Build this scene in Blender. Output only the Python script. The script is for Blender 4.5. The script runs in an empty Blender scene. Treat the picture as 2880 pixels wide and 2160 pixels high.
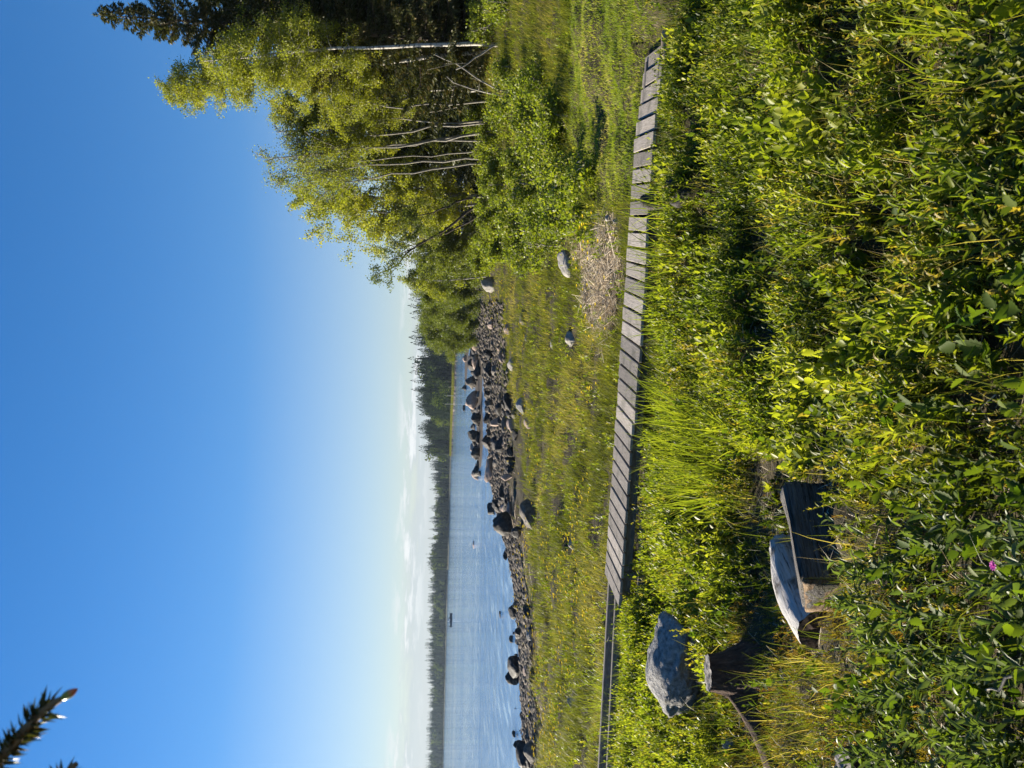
import bpy, math, random
import numpy as np
from mathutils import Vector, Matrix, noise as mnoise

random.seed(7)
RNG = np.random.default_rng(11)
R = math.radians
scene = bpy.context.scene
COL = scene.collection

# ------------------------------------------------------------------ camera (a phone held sideways: world up is picture left)
CAM_H, FPX, PITCH, ROLL = 3.2, 2163.0, R(4.71), R(1.15)
_F = Vector((0, math.cos(PITCH), -math.sin(PITCH)))
_R0 = Vector((1, 0, 0))
_U0 = _R0.cross(_F)
_R = _R0 * math.cos(ROLL) + _U0 * math.sin(ROLL)
_U = _U0 * math.cos(ROLL) - _R0 * math.sin(ROLL)
cam = bpy.data.cameras.new("camera")
cam_o = bpy.data.objects.new("camera", cam)
COL.objects.link(cam_o)
m = Matrix.Identity(4)
for i in range(3):
    m[i][0], m[i][1], m[i][2] = -_U[i], _R[i], -_F[i]
m[0][3], m[1][3], m[2][3] = 0, 0, CAM_H
cam_o.matrix_world = m
cam.sensor_fit = 'HORIZONTAL'
cam.sensor_width = 36
cam.lens = 36 * FPX / 2880
cam.clip_start, cam.clip_end = 0.05, 9000
cam.dof.use_dof = True
cam.dof.focus_distance = 9.0
cam.dof.aperture_fstop = 12
scene.camera = cam_o

# ------------------------------------------------------------------ light
SUN_AZ, SUN_EL = R(-65), R(19.5)          # azimuth from +Y towards +X
sun = bpy.data.lights.new("sun", 'SUN')
sun.energy, sun.angle, sun.color = 5.0, R(0.5), (1.0, 0.90, 0.74)
sun_o = bpy.data.objects.new("sun", sun)
COL.objects.link(sun_o)
sd = Vector((math.sin(SUN_AZ) * math.cos(SUN_EL), math.cos(SUN_AZ) * math.cos(SUN_EL), math.sin(SUN_EL)))
sun_o.rotation_euler = sd.to_track_quat('Z', 'Y').to_euler()

world = bpy.data.worlds.new("World")
scene.world = world
world.use_nodes = True
wn, wl = world.node_tree.nodes, world.node_tree.links
wn.clear()


def wnode(t, **kw):
    n = wn.new(t)
    for k, v in kw.items():
        setattr(n, k, v)
    return n


def wmath(op, a, b=None, c=None, clamp=False):
    n = wnode('ShaderNodeMath', operation=op, use_clamp=clamp)
    for i, v in enumerate((a, b, c)):
        if v is None:
            continue
        if isinstance(v, (int, float)):
            n.inputs[i].default_value = v
        else:
            wl.new(v, n.inputs[i])
    return n.outputs[0]


sky = wnode('ShaderNodeTexSky', sky_type='NISHITA', sun_disc=False)
sky.sun_elevation, sky.sun_rotation = SUN_EL, SUN_AZ % (2 * math.pi)
sky.air_density, sky.dust_density, sky.ozone_density, sky.altitude = 1.0, 0.0, 2.6, 0
tc = wnode('ShaderNodeTexCoord')
sep = wnode('ShaderNodeSeparateXYZ')
wl.new(tc.outputs['Generated'], sep.inputs[0])
mapp = wnode('ShaderNodeMapping')
mapp.inputs['Scale'].default_value = (4.0, 4.0, 26.0)
wl.new(tc.outputs['Generated'], mapp.inputs[0])
nz = wnode('ShaderNodeTexNoise')
nz.inputs['Scale'].default_value = 3.2
nz.inputs['Detail'].default_value = 9
nz.inputs['Roughness'].default_value = 0.62
wl.new(mapp.outputs[0], nz.inputs['Vector'])
# cloud bank lying on the horizon: a wispy upper edge near 4 degrees
edge = wmath('MULTIPLY_ADD', wmath('SUBTRACT', nz.outputs['Fac'], 0.5), 0.075, 0.055)
bank = wmath('MULTIPLY', wmath('SUBTRACT', edge, sep.outputs['Z']), 60.0, clamp=True)
wisp = wmath('MULTIPLY', wmath('SUBTRACT', nz.outputs['Fac'], 0.52), 12.0, clamp=True)
band = wmath('MULTIPLY', wmath('SUBTRACT', 0.066, sep.outputs['Z']), 60.0, clamp=True)
band2 = wmath('MULTIPLY', wmath('SUBTRACT', sep.outputs['Z'], 0.02), 40.0, clamp=True)
wispf = wmath('MULTIPLY', wmath('MULTIPLY', wisp, band), band2)
cl = wmath('MULTIPLY', bank, 0.75, clamp=True)
mixc = wnode('ShaderNodeMix', data_type='RGBA')
hs = wnode('ShaderNodeHueSaturation')
wl.new(wmath('MULTIPLY_ADD', wmath('MULTIPLY', sep.outputs['Z'], 4.0, clamp=True), 0.46, 0.85), hs.inputs['Saturation'])
hs.inputs['Value'].default_value = 1.0
lum = wnode('ShaderNodeRGBToBW')
wl.new(sky.outputs[0], lum.inputs[0])
soft = wmath('DIVIDE', 1.0, wmath('MULTIPLY_ADD', lum.outputs[0], 0.125, 1.0))
sc_ = wnode('ShaderNodeVectorMath', operation='SCALE')
wl.new(sky.outputs[0], sc_.inputs[0])
wl.new(soft, sc_.inputs['Scale'])
tn = wnode('ShaderNodeVectorMath', operation='MULTIPLY')
tn.inputs[1].default_value = (1.15, 1.10, 1.19)
wl.new(sc_.outputs[0], tn.inputs[0])
wl.new(tn.outputs[0], hs.inputs['Color'])
wl.new(cl, mixc.inputs['Factor'])
wl.new(hs.outputs[0], mixc.inputs['A'])
mixc.inputs['B'].default_value = (3.15, 3.5, 3.75, 1)
mixw = wnode('ShaderNodeMix', data_type='RGBA')
wl.new(wmath('MULTIPLY', wispf, 0.85, clamp=True), mixw.inputs['Factor'])
wl.new(mixc.outputs['Result'], mixw.inputs['A'])
mixw.inputs['B'].default_value = (5.3, 5.4, 5.4, 1)
bg = wnode('ShaderNodeBackground')
bg.inputs['Strength'].default_value = 0.06
wl.new(mixw.outputs['Result'], bg.inputs['Color'])
wo = wnode('ShaderNodeOutputWorld')
wl.new(bg.outputs[0], wo.inputs['Surface'])

vs = scene.view_settings
vs.view_transform, vs.look, vs.exposure, vs.gamma = 'Standard', 'None', 1.6, 1.0
scene.cycles.max_bounces = 6
scene.cycles.transparent_max_bounces = 6
scene.cycles.volume_bounces = 0
scene.cycles.use_denoising = True
scene.cycles.sample_clamp_indirect = 6

# ------------------------------------------------------------------ picture <-> place helpers (picture units: 2212 wide)
PS = 2880 / 2212


def ray(ix, iy):
    V, U = ix * PS, 2160 - iy * PS
    return _F + _R * ((U - 1080) / FPX) + _U * ((1440 - V) / FPX)


def hit(ix, iy, z):
    d = ray(ix, iy)
    t = (z - CAM_H) / d.z
    return Vector((0, 0, CAM_H)) + d * t


def at_depth(ix, iy, D):
    d = ray(ix, iy)
    return Vector((0, 0, CAM_H)) + d * (D / d.y)


# ------------------------------------------------------------------ mesh helpers
class Geo:
    def __init__(self):
        self.V, self.F, self.T, self.n, self.smooth = [], [], [], 0, True

    def add(self, V, F, T=None):
        V = np.asarray(V, float).reshape(-1, 3)
        F = np.asarray(F, int).reshape(-1, 3)
        self.V.append(V)
        self.F.append(F + self.n)
        if T is None:
            T = np.full(len(V), 0.5)
        elif np.isscalar(T):
            T = np.full(len(V), float(T))
        self.T.append(np.asarray(T, float))
        self.n += len(V)

    def build(self, name, mat, parent=None, smooth=None, origin=None):
        smooth = self.smooth if smooth is None else smooth
        V, F, T = np.concatenate(self.V), np.concatenate(self.F), np.concatenate(self.T)
        if origin is not None:
            V = V - np.asarray(origin)
        me = bpy.data.meshes.new(name)
        me.vertices.add(len(V))
        me.vertices.foreach_set('co', V.astype(np.float32).ravel())
        me.loops.add(3 * len(F))
        me.loops.foreach_set('vertex_index', F.astype(np.int32).ravel())
        me.polygons.add(len(F))
        me.polygons.foreach_set('loop_start', np.arange(0, 3 * len(F), 3, dtype=np.int32))
        me.polygons.foreach_set('loop_total', np.full(len(F), 3, dtype=np.int32))
        me.polygons.foreach_set('use_smooth', np.full(len(F), smooth, dtype=bool))
        a = me.attributes.new('tint', 'FLOAT', 'POINT')
        a.data.foreach_set('value', T.astype(np.float32))
        me.update(calc_edges=True)
        me.materials.append(mat)
        o = bpy.data.objects.new(name, me)
        COL.objects.link(o)
        if origin is not None and parent is None:
            o.location = origin
        if parent is not None:
            o.parent = parent
        return o


def tag(o, label=None, cat=None, group=None, kind=None):
    if label:
        o['label'] = label
    if cat:
        o['category'] = cat
    if group:
        o['group'] = group
    if kind:
        o['kind'] = kind
    return o


def empty(name, loc, label, cat, group=None):
    o = bpy.data.objects.new(name, None)
    o.empty_display_size = 0.2
    COL.objects.link(o)
    o.location = loc
    return tag(o, label, cat, group)


def nrm(a):
    return a / np.maximum(np.linalg.norm(a, axis=-1, keepdims=True), 1e-9)


def tube(geo, P, rad, sides=6, T=0.5, cap=True):
    P = np.asarray(P, float)
    rad = np.asarray(rad, float) * np.ones(len(P))
    tan = nrm(np.gradient(P, axis=0))
    ref = np.array([0.31, 0.2, 0.93]) if abs(tan[0][2]) < 0.9 else np.array([1.0, 0.1, 0.0])
    a = nrm(np.cross(tan, ref))
    b = np.cross(tan, a)
    th = np.linspace(0, 2 * np.pi, sides, endpoint=False)
    ring = a[:, None, :] * np.cos(th)[None, :, None] + b[:, None, :] * np.sin(th)[None, :, None]
    V = P[:, None, :] + ring * rad[:, None, None]
    n = len(P)
    F = []
    for i in range(n - 1):
        for j in range(sides):
            k = (j + 1) % sides
            A, B, C, D = i * sides + j, i * sides + k, (i + 1) * sides + k, (i + 1) * sides + j
            F += [(A, B, C), (A, C, D)]
    V = V.reshape(-1, 3)
    if cap:
        V = np.vstack([V, P[0], P[-1]])
        c0, c1 = n * sides, n * sides + 1
        for j in range(sides):
            k = (j + 1) % sides
            F += [(c0, k, j), (c1, (n - 1) * sides + j, (n - 1) * sides + k)]
    geo.add(V, F, T)


def box(geo, c, ex, ey, ez, T=0.5, bev=0.004):
    """box from centre and three half-axis vectors, edges chamfered"""
    c, ex, ey, ez = (np.asarray(v, float) for v in (c, ex, ey, ez))
    L = [np.linalg.norm(v) for v in (ex, ey, ez)]
    ax = [ex / L[0], ey / L[1], ez / L[2]]
    bm = bmesh_box(L, bev)
    V = c + bm[0][:, 0:1] * ax[0] + bm[0][:, 1:2] * ax[1] + bm[0][:, 2:3] * ax[2]
    geo.add(V, bm[1], T)
    geo.smooth = False


def bmesh_box(L, bev):
    import bmesh
    b = bmesh.new()
    bmesh.ops.create_cube(b, size=2)
    for v in b.verts:
        v.co = Vector((v.co.x * L[0], v.co.y * L[1], v.co.z * L[2]))
    if bev:
        bmesh.ops.bevel(b, geom=list(b.edges), offset=bev, segments=1, affect='EDGES')
    bmesh.ops.triangulate(b, faces=list(b.faces))
    b.verts.index_update()
    V = np.array([v.co[:] for v in b.verts])
    F = np.array([[v.index for v in f.verts] for f in b.faces])
    b.free()
    return V, F


# leaf templates: (along, across, up) + triangles
LEAF8 = (np.array([(0, 0, 0), (.3, -.5, .14), (.3, 0, 0), (.3, .5, .14), (.68, -.36, .1), (.68, 0, .02), (.68, .36, .1), (1, 0, -.12)]),
         np.array([(0, 1, 2), (0, 2, 3), (1, 4, 5), (1, 5, 2), (2, 5, 6), (2, 6, 3), (4, 7, 5), (5, 7, 6)]))
LEAF4 = (np.array([(0, 0, 0), (.45, -.5, .1), (1, 0, 0), (.45, .5, .1)]), np.array([(0, 1, 2), (0, 2, 3)]))


STRIP = (np.array([(0, -.5, 0), (0, .5, 0), (.5, -.5, .03), (.5, .5, .03), (1, -.4, 0), (1, .4, 0)]), np.array([(0, 2, 3), (0, 3, 1), (2, 4, 5), (2, 5, 3)]))


def _serr():
    pts = [(0, 0, 0)]
    for s in (-1, 1):
        pass
    xs = [.12, .2, .3, .38, .48, .56, .66, .73, .82, .88]
    ws = [.42, .34, .56, .42, .54, .38, .42, .27, .26, .13]
    V = [(0, 0, 0)] + [(x, 0, 0.0) for x in xs] + [(1, 0, -.1)]
    n = len(xs)
    Lf = [(x + (.05 if k % 2 == 0 else 0), -w, .12 * w * 2) for k, (x, w) in enumerate(zip(xs, ws))]
    Rt = [(x + (.05 if k % 2 == 0 else 0), w, .12 * w * 2) for k, (x, w) in enumerate(zip(xs, ws))]
    V += Lf + Rt
    F = []
    for off, flip in ((n + 2, 0), (2 * n + 2, 1)):
        t = [(0, off, 1), (n + 1, n, off + n - 1)]
        for k in range(n - 1):
            t += [(1 + k, off + k, off + k + 1), (1 + k, off + k + 1, 2 + k)]
        F += [(a, c, b) for a, b, c in t] if flip else t
    return np.array(V), np.array(F)


LEAFS = _serr()


def leaves(geo, P, D, N, L, W, T, tmpl=LEAF4):
    """many leaves: base points P, along D, normal N, length, width, tint"""
    P, D, N = (np.asarray(v, float) for v in (P, D, N))
    n = len(P)
    if n == 0:
        return
    D = nrm(D)
    S = nrm(np.cross(N, D))
    N = np.cross(D, S)
    L = np.broadcast_to(L, n).astype(float)
    W = np.broadcast_to(W, n).astype(float)
    tv, tf = tmpl
    V = (P[:, None, :] + D[:, None, :] * (tv[None, :, 0:1] * L[:, None, None])
         + S[:, None, :] * (tv[None, :, 1:2] * W[:, None, None]) + N[:, None, :] * (tv[None, :, 2:3] * L[:, None, None]))
    F = tf[None] + (np.arange(n) * len(tv))[:, None, None]
    geo.add(V.reshape(-1, 3), F.reshape(-1, 3), np.repeat(np.broadcast_to(T, n), len(tv)))


def blades(geo, P, h, w, lean, az, T, segs=3):
    """grass blades, curved ribbons: lean = (n,2) horizontal displacement of the tip as a share of height"""
    P = np.asarray(P, float)
    n = len(P)
    if n == 0:
        return
    h = np.broadcast_to(h, n).astype(float)
    w = np.broadcast_to(w, n).astype(float)
    ts = np.linspace(0, 1, segs + 1)
    side = np.stack([np.cos(az), np.sin(az), np.zeros(n)], 1)
    lm = np.linalg.norm(lean, axis=1)
    V = []
    for k, t in enumerate(ts):
        c = P.copy()
        c[:, :2] += lean * (h * t ** 1.8)[:, None]
        c[:, 2] += h * (t - np.minimum(.42, .34 * lm) * t ** 2.2)
        ww = w * (1 - t ** 1.7) * 0.5
        if k < segs:
            V += [c - side * ww[:, None], c + side * ww[:, None]]
        else:
            V += [c]
    nv = 2 * segs + 1
    V = np.stack(V, 1)
    f = []
    for k in range(segs - 1):
        a = 2 * k
        f += [(a, a + 1, a + 3), (a, a + 3, a + 2)]
    a = 2 * (segs - 1)
    f += [(a, a + 1, a + 2)]
    F = np.array(f)[None] + (np.arange(n) * nv)[:, None, None]
    geo.add(V.reshape(-1, 3), F.reshape(-1, 3), np.repeat(np.broadcast_to(T, n), nv))


class Wave:
    """cheap smooth 2-D noise, roughly -1..1"""

    def __init__(self, scale, seed, n=7):
        r = np.random.default_rng(seed)
        a = r.uniform(0, 2 * np.pi, n)
        f = r.uniform(.6, 1.7, n) / scale * 2 * np.pi
        self.k = np.stack([np.cos(a) * f, np.sin(a) * f])
        self.p = r.uniform(0, 6.28, n)
        self.n = n

    def __call__(self, x, y):
        v = 0
        for i in range(self.n):
            v = v + np.sin(x * self.k[0, i] + y * self.k[1, i] + self.p[i])
        return v / (self.n ** .5) / 1.1


# ------------------------------------------------------------------ materials
def newmat(name):
    m = bpy.data.materials.new(name)
    m.use_nodes = True
    nt = m.node_tree
    nt.nodes.clear()
    out = nt.nodes.new('ShaderNodeOutputMaterial')
    return m, nt, out


def ramp(nt, stops, fac=None):
    n = nt.nodes.new('ShaderNodeValToRGB')
    e = n.color_ramp.elements
    while len(e) < len(stops):
        e.new(0.5)
    for el, (p, c) in zip(e, stops):
        el.position, el.color = p, (*c, 1)
    if fac is not None:
        nt.links.new(fac, n.inputs[0])
    return n.outputs[0]


def noise(nt, scale, detail=5, rough=.6, vec=None, stretch=None, coord='Object'):
    n = nt.nodes.new('ShaderNodeTexNoise')
    n.inputs['Scale'].default_value = scale
    n.inputs['Detail'].default_value = detail
    n.inputs['Roughness'].default_value = rough
    if vec is None:
        t = nt.nodes.new('ShaderNodeTexCoord')
        vec = t.outputs[coord]
    if stretch:
        mp = nt.nodes.new('ShaderNodeMapping')
        mp.inputs['Scale'].default_value = stretch
        nt.links.new(vec, mp.inputs[0])
        vec = mp.outputs[0]
    nt.links.new(vec, n.inputs['Vector'])
    return n.outputs['Fac']


def bump(nt, h, strength=.5, dist=.02):
    n = nt.nodes.new('ShaderNodeBump')
    n.inputs['Strength'].default_value = strength
    n.inputs['Distance'].default_value = dist
    nt.links.new(h, n.inputs['Height'])
    return n.outputs[0]


def mixcol(nt, fac, a, b, mode='MIX'):
    n = nt.nodes.new('ShaderNodeMix')
    n.data_type, n.blend_type = 'RGBA', mode
    for s, v in (('Factor', fac), ('A', a), ('B', b)):
        if isinstance(v, (int, float)):
            n.inputs[s].default_value = v
        elif isinstance(v, tuple):
            n.inputs[s].default_value = (*v, 1)
        else:
            nt.links.new(v, n.inputs[s])
    return n.outputs['Result']


def mathn(nt, op, a, b, clamp=False):
    n = nt.nodes.new('ShaderNodeMath')
    n.operation, n.use_clamp = op, clamp
    for i, v in enumerate((a, b)):
        if isinstance(v, (int, float)):
            n.inputs[i].default_value = v
        else:
            nt.links.new(v, n.inputs[i])
    return n.outputs[0]


def leafmat(name, stops, trans=.4, rough=.42, spec=.4, tboost=(1.6, 1.9, .7)):
    m, nt, out = newmat(name)
    at = nt.nodes.new('ShaderNodeAttribute')
    at.attribute_name = 'tint'
    c = ramp(nt, stops, at.outputs['Fac'])
    p = nt.nodes.new('ShaderNodeBsdfPrincipled')
    p.inputs['Roughness'].default_value = rough
    p.inputs['Specular IOR Level'].default_value = spec
    nt.links.new(c, p.inputs['Base Color'])
    t = nt.nodes.new('ShaderNodeBsdfTranslucent')
    nt.links.new(mixcol(nt, 1.0, c, tboost, 'MULTIPLY'), t.inputs['Color'])
    mx = nt.nodes.new('ShaderNodeMixShader')
    mx.inputs[0].default_value = trans
    nt.links.new(p.outputs[0], mx.inputs[1])
    nt.links.new(t.outputs[0], mx.inputs[2])
    nt.links.new(mx.outputs[0], out.inputs['Surface'])
    return m


def solid(name, stops, scale=6, rough=.8, stretch=None, bstr=.5, bdist=.02, spec=.3, detail=7, coord='Object', tintmix=0.0, blotch=None):
    m, nt, out = newmat(name)
    f = noise(nt, scale, detail, .65, stretch=stretch, coord=coord)
    c = ramp(nt, stops, f)
    if blotch:
        f2 = noise(nt, blotch[0], 4, .6, coord=coord)
        k = ramp(nt, [(blotch[1], (0, 0, 0)), (blotch[2], (1, 1, 1))], f2)
        c = mixcol(nt, k, c, blotch[3])
    if tintmix:
        at = nt.nodes.new('ShaderNodeAttribute')
        at.attribute_name = 'tint'
        g = ramp(nt, [(0, (1 - tintmix,) * 3), (1, (1 + tintmix,) * 3)], at.outputs['Fac'])
        c = mixcol(nt, 1.0, c, g, 'MULTIPLY')
    p = nt.nodes.new('ShaderNodeBsdfPrincipled')
    p.inputs['Roughness'].default_value = rough
    p.inputs['Specular IOR Level'].default_value = spec
    nt.links.new(c, p.inputs['Base Color'])
    if bstr:
        nt.links.new(bump(nt, f, bstr, bdist), p.inputs['Normal'])
    nt.links.new(p.outputs[0], out.inputs['Surface'])
    return m


M = {}
M['herb'] = leafmat('herb_leaf', [(0, (.025, .045, .010)), (.45, (.068, .092, .013)), (.8, (.14, .155, .02)), (1, (.27, .215, .055))], .5, .45, .3, (1.7, 1.7, .45))
M['nettle'] = leafmat('nettle_leaf', [(0, (.04, .075, .012)), (1, (.10, .135, .018))], .5, .55, .2, (1.7, 1.75, .45))
M['campion'] = leafmat('campion_leaf', [(0, (.05, .075, .03)), (1, (.125, .155, .058))], .38, .45, .35, (1.6, 1.8, .5))
M['grass'] = leafmat('grass_blade', [(0, (.045, .065, .011)), (.5, (.10, .12, .016)), (.8, (.20, .18, .045)), (1, (.36, .28, .14))], .45, .45, .3, (1.6, 1.7, .5))
M['lawn'] = leafmat('lawn_blade', [(0, (.13, .175, .017)), (.6, (.22, .25, .026)), (1, (.42, .36, .13))], .45, .55, .25, (1.6, 1.7, .5))
M['meadow'] = leafmat('meadow_blade', [(0, (.075, .092, .017)), (.5, (.14, .15, .032)), (.8, (.22, .195, .07)), (1, (.38, .32, .17))], .4, .55, .2, (1.6, 1.6, .5))
M['tussock'] = leafmat('tussock_blade', [(0, (.11, .145, .018)), (1, (.225, .24, .036))], .5, .38, .35, (1.6, 1.7, .5))
M['moss'] = leafmat('moss_shoot', [(0, (.12, .11, .018)), (.6, (.22, .17, .03)), (1, (.32, .18, .055))], .42, .5, .25, (1.6, 1.5, .5))
M['straw'] = leafmat('dry_reed', [(0, (.12, .09, .055)), (.4, (.38, .30, .20)), (1, (.74, .63, .47))], .2, .6, .3, (1, 1, .9))
M['birchleaf'] = leafmat('birch_leaf', [(0, (.11, .13, .02)), (.6, (.21, .225, .03)), (1, (.30, .27, .055))], .5, .45, .3, (1.6, 1.65, .5))
M['willowleaf'] = leafmat('willow_leaf', [(0, (.12, .145, .018)), (.6, (.215, .23, .028)), (1, (.30, .265, .05))], .5, .45, .3, (1.6, 1.65, .5))
M['alderleaf'] = leafmat('alder_leaf', [(0, (.065, .09, .015)), (1, (.15, .17, .03))], .43, .45, .3, (1.6, 1.65, .5))
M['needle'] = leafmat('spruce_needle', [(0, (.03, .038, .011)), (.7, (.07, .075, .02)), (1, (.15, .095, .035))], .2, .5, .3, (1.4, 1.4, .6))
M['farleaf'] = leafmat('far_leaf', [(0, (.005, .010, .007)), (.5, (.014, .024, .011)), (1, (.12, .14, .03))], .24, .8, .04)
M['shrubleaf'] = leafmat('shrub_leaf', [(0, (.085, .12, .015)), (.7, (.18, .205, .025)), (1, (.27, .235, .05))], .47, .45, .3, (1.6, 1.7, .5))
M['petal'] = leafmat('yellow_petal', [(0, (.80, .56, .01)), (1, (.88, .68, .02))], .3, .5, .3, (1, 1, .8))
M['pink'] = leafmat('pink_petal', [(0, (.55, .08, .38)), (1, (.75, .18, .55))], .3, .5, .3, (1, 1, 1))

M['rock'] = solid('granite', [(.25, (.045, .04, .034)), (.5, (.115, .10, .083)), (.75, (.25, .22, .185))], 7, .85, bstr=.8, bdist=.05,
                  blotch=(1.7, .55, .68, (.11, .10, .075)))
M['rock_pink'] = solid('pink_granite', [(.25, (.16, .115, .09)), (.5, (.29, .22, .18)), (.75, (.40, .32, .27))], 8, .85, bstr=.8, bdist=.05,
                       blotch=(1.9, .58, .7, (.14, .12, .10)))
M['rock_dark'] = solid('backlit_dark_granite', [(.25, (.012, .011, .010)), (.5, (.028, .025, .022)), (.75, (.085, .073, .06))], 6, .7, bstr=.8, bdist=.05)  # dark stone, darkened further: shade of its backlit faces put into the colour
M['rock_pale'] = solid('pale_granite', [(.25, (.12, .113, .10)), (.45, (.23, .215, .19)), (.75, (.37, .345, .30))], 9, .85, bstr=.9, bdist=.03,
                       blotch=(3.0, .6, .72, (.13, .125, .07)))
M['rock_blue'] = solid('blue_grey_granite', [(.28, (.07, .07, .07)), (.5, (.24, .235, .225)), (.75, (.42, .41, .39))], 22, .9, bstr=1.0, bdist=.05,
                       blotch=(3.5, .72, .82, (.15, .12, .05)))
M['bark_birch'] = solid('birch_bark', [(.38, (.035, .03, .027)), (.47, (.34, .32, .28)), (.8, (.52, .49, .44))], 2.6, .75, stretch=(1.6, 1.6, 3.5), bstr=.3)
M['bark_grey'] = solid('grey_bark', [(.3, (.06, .055, .045)), (.5, (.19, .175, .145)), (.8, (.31, .285, .24))], 3, .8, stretch=(2, 2, 5), bstr=.4)
M['bark_dark'] = solid('dark_bark', [(.3, (.025, .02, .016)), (.7, (.10, .08, .06))], 5, .9, stretch=(2, 2, .6), bstr=.6)
M['deck'] = solid('weathered_plank', [(.28, (.10, .083, .066)), (.45, (.25, .218, .182)), (.75, (.36, .325, .28))], 7, .85, stretch=(16, 1.0, 16), bstr=.6, bdist=.008, tintmix=.35, blotch=(3.5, .52, .72, (.13, .12, .095)))
M['beam'] = solid('old_beam', [(.25, (.075, .06, .05)), (.5, (.16, .14, .12)), (.8, (.30, .27, .24))], 5, .85, stretch=(1.2, 12, 12), bstr=.4, bdist=.01)
M['stumpbark'] = solid('stump_bark', [(.3, (.028, .018, .013)), (.55, (.075, .045, .03)), (.8, (.17, .11, .075))], 16, .95, stretch=(2, 2, .7), bstr=1.0, bdist=.03)
M['soil'] = None


def ground_mat():
    m, nt, out = newmat('shore_ground')
    g = nt.nodes.new('ShaderNodeNewGeometry')
    s = nt.nodes.new('ShaderNodeSeparateXYZ')
    nt.links.new(g.outputs['Position'], s.inputs[0])
    n1 = noise(nt, 6, 8, .7, vec=g.outputs['Position'])
    n2 = noise(nt, .7, 4, .6, vec=g.outputs['Position'])
    n3 = noise(nt, 45, 5, .7, vec=g.outputs['Position'])
    soil = ramp(nt, [(.3, (.022, .018, .011)), (.55, (.06, .05, .028)), (.8, (.15, .12, .07))], n1)
    gravel = ramp(nt, [(.3, (.025, .02, .015)), (.5, (.065, .052, .039)), (.7, (.15, .125, .10))], n3)
    hz = mathn(nt, 'ADD', s.outputs['Z'], mathn(nt, 'MULTIPLY', mathn(nt, 'SUBTRACT', n2, .5), .25))
    k = ramp(nt, [(.22, (1, 1, 1)), (.30, (0, 0, 0))], hz)
    c = mixcol(nt, k, soil, gravel)
    p = nt.nodes.new('ShaderNodeBsdfPrincipled')
    p.inputs['Roughness'].default_value = .95
    p.inputs['Specular IOR Level'].default_value = .15
    nt.links.new(c, p.inputs['Base Color'])
    nt.links.new(bump(nt, n1, .8, .06), p.inputs['Normal'])
    nt.links.new(p.outputs[0], out.inputs['Surface'])
    return m


def water_mat():
    m, nt, out = newmat('bay_water')
    g = nt.nodes.new('ShaderNodeNewGeometry')
    p = nt.nodes.new('ShaderNodeBsdfPrincipled')
    p.inputs['Base Color'].default_value = (.09, .21, .40, 1)
    p.inputs['Roughness'].default_value = .06
    p.inputs['IOR'].default_value = 1.33
    n1 = noise(nt, 1.6, 6, .7, vec=g.outputs['Position'], stretch=(.5, 1, 1))
    n2 = noise(nt, .30, 4, .6, vec=g.outputs['Position'], stretch=(.3, 1, 1))
    h = mathn(nt, 'ADD', n1, mathn(nt, 'MULTIPLY', n2, 3.2))
    calm = noise(nt, .02, 3, .5, vec=g.outputs['Position'], stretch=(.22, 1.4, 1))
    fleck = noise(nt, 1.3, 4, .7, vec=g.outputs['Position'], stretch=(1, .22, 1))
    st = ramp(nt, [(.40, (.04,) * 3), (.62, (.55,) * 3)], mathn(nt, 'ADD', mathn(nt, 'MULTIPLY', calm, .4), mathn(nt, 'MULTIPLY', fleck, .6)))
    b = nt.nodes.new('ShaderNodeBump')
    b.inputs['Distance'].default_value = .22
    nt.links.new(st, b.inputs['Strength'])
    nt.links.new(h, b.inputs['Height'])
    nt.links.new(b.outputs[0], p.inputs['Normal'])
    nt.links.new(p.outputs[0], out.inputs['Surface'])
    return m


M['soil'], M['water'] = ground_mat(), water_mat()

# ------------------------------------------------------------------ terrain
CP = []
for y, z in ((-10, 2.1), (-4, 1.95), (0, 1.75), (2, 1.60), (3, 1.38), (4, 1.16), (5, 1.04), (6.2, .93)):
    for x in (-7, -3, 0, 3, 7):
        CP.append((x * (1 + .08 * max(y, 0)), y, z + (.02 if x > 0 else 0) + (.08 if x > 4 and y > 4 else 0)))
CP += [(0, 7.6, .82), (4, 7.4, .95), (-4, 7.6, .8), (-3, 9.3, .6), (0, 9.0, .72), (2, 8.6, .84), (3.6, 8.1, .94), (5, 8, 1.05), (8, 8, 1.2),
       (-3, 11, .5), (0, 10.5, .55), (2, 10.2, .72), (3.2, 9.6, .93), (4, 9.4, .98), (7, 9.5, 1.1), (6, 12, 1.1), (10, 13, 1.25), (4, 12, .92), (2, 12.6, .66),
       (-8, 9, .62), (-8, 13, .45), (-8, 16, .4), (-4, 15, .4), (0, 15, .42), (4, 15.5, .6), (7, 16, 1.0), (10, 17, 1.3),
       (-11, 20, .3), (-5, 20, .34), (0, 20, .36), (5, 21, .45), (9, 21, 1.1), (12, 22, 1.6), (14, 28, 1.9), (20, 28, 2.2), (12, 32, 1.6),
       (10, 30, 1.15), (7, 27, .6), (20, 45, 2.2), (14, 45, 1.5), (40, 60, 3), (20, 60, 1.8), (12, 44, 1.0), (11, 55, .65), (9, 38, .55), (90, 90, 4),
       (30, 90, 2), (60, 30, 3), (30, 12, 2), (20, 5, 1.9), (-20, 5, .9), (-25, 12, .4), (-40, 20, -.5), (2, 27, .36), (5, 33, .38), (6, 42, .33), (9, 48, .4)]
for ix, iy in ((1131, 1659), (1123, 1480), (1117, 1350), (1108, 1270), (1097, 1200), (1076, 1130), (1060, 1050), (1054, 980), (1052, 900), (1050, 840)):
    for dx, z in ((0, .0), (10, .10), (34, .25), (-9, -.18), (-30, -.5)):
        if dx < -8 and iy < 1040:
            continue
        p = hit(ix + dx, iy, z)
        CP.append((p.x, p.y, z))
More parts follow.
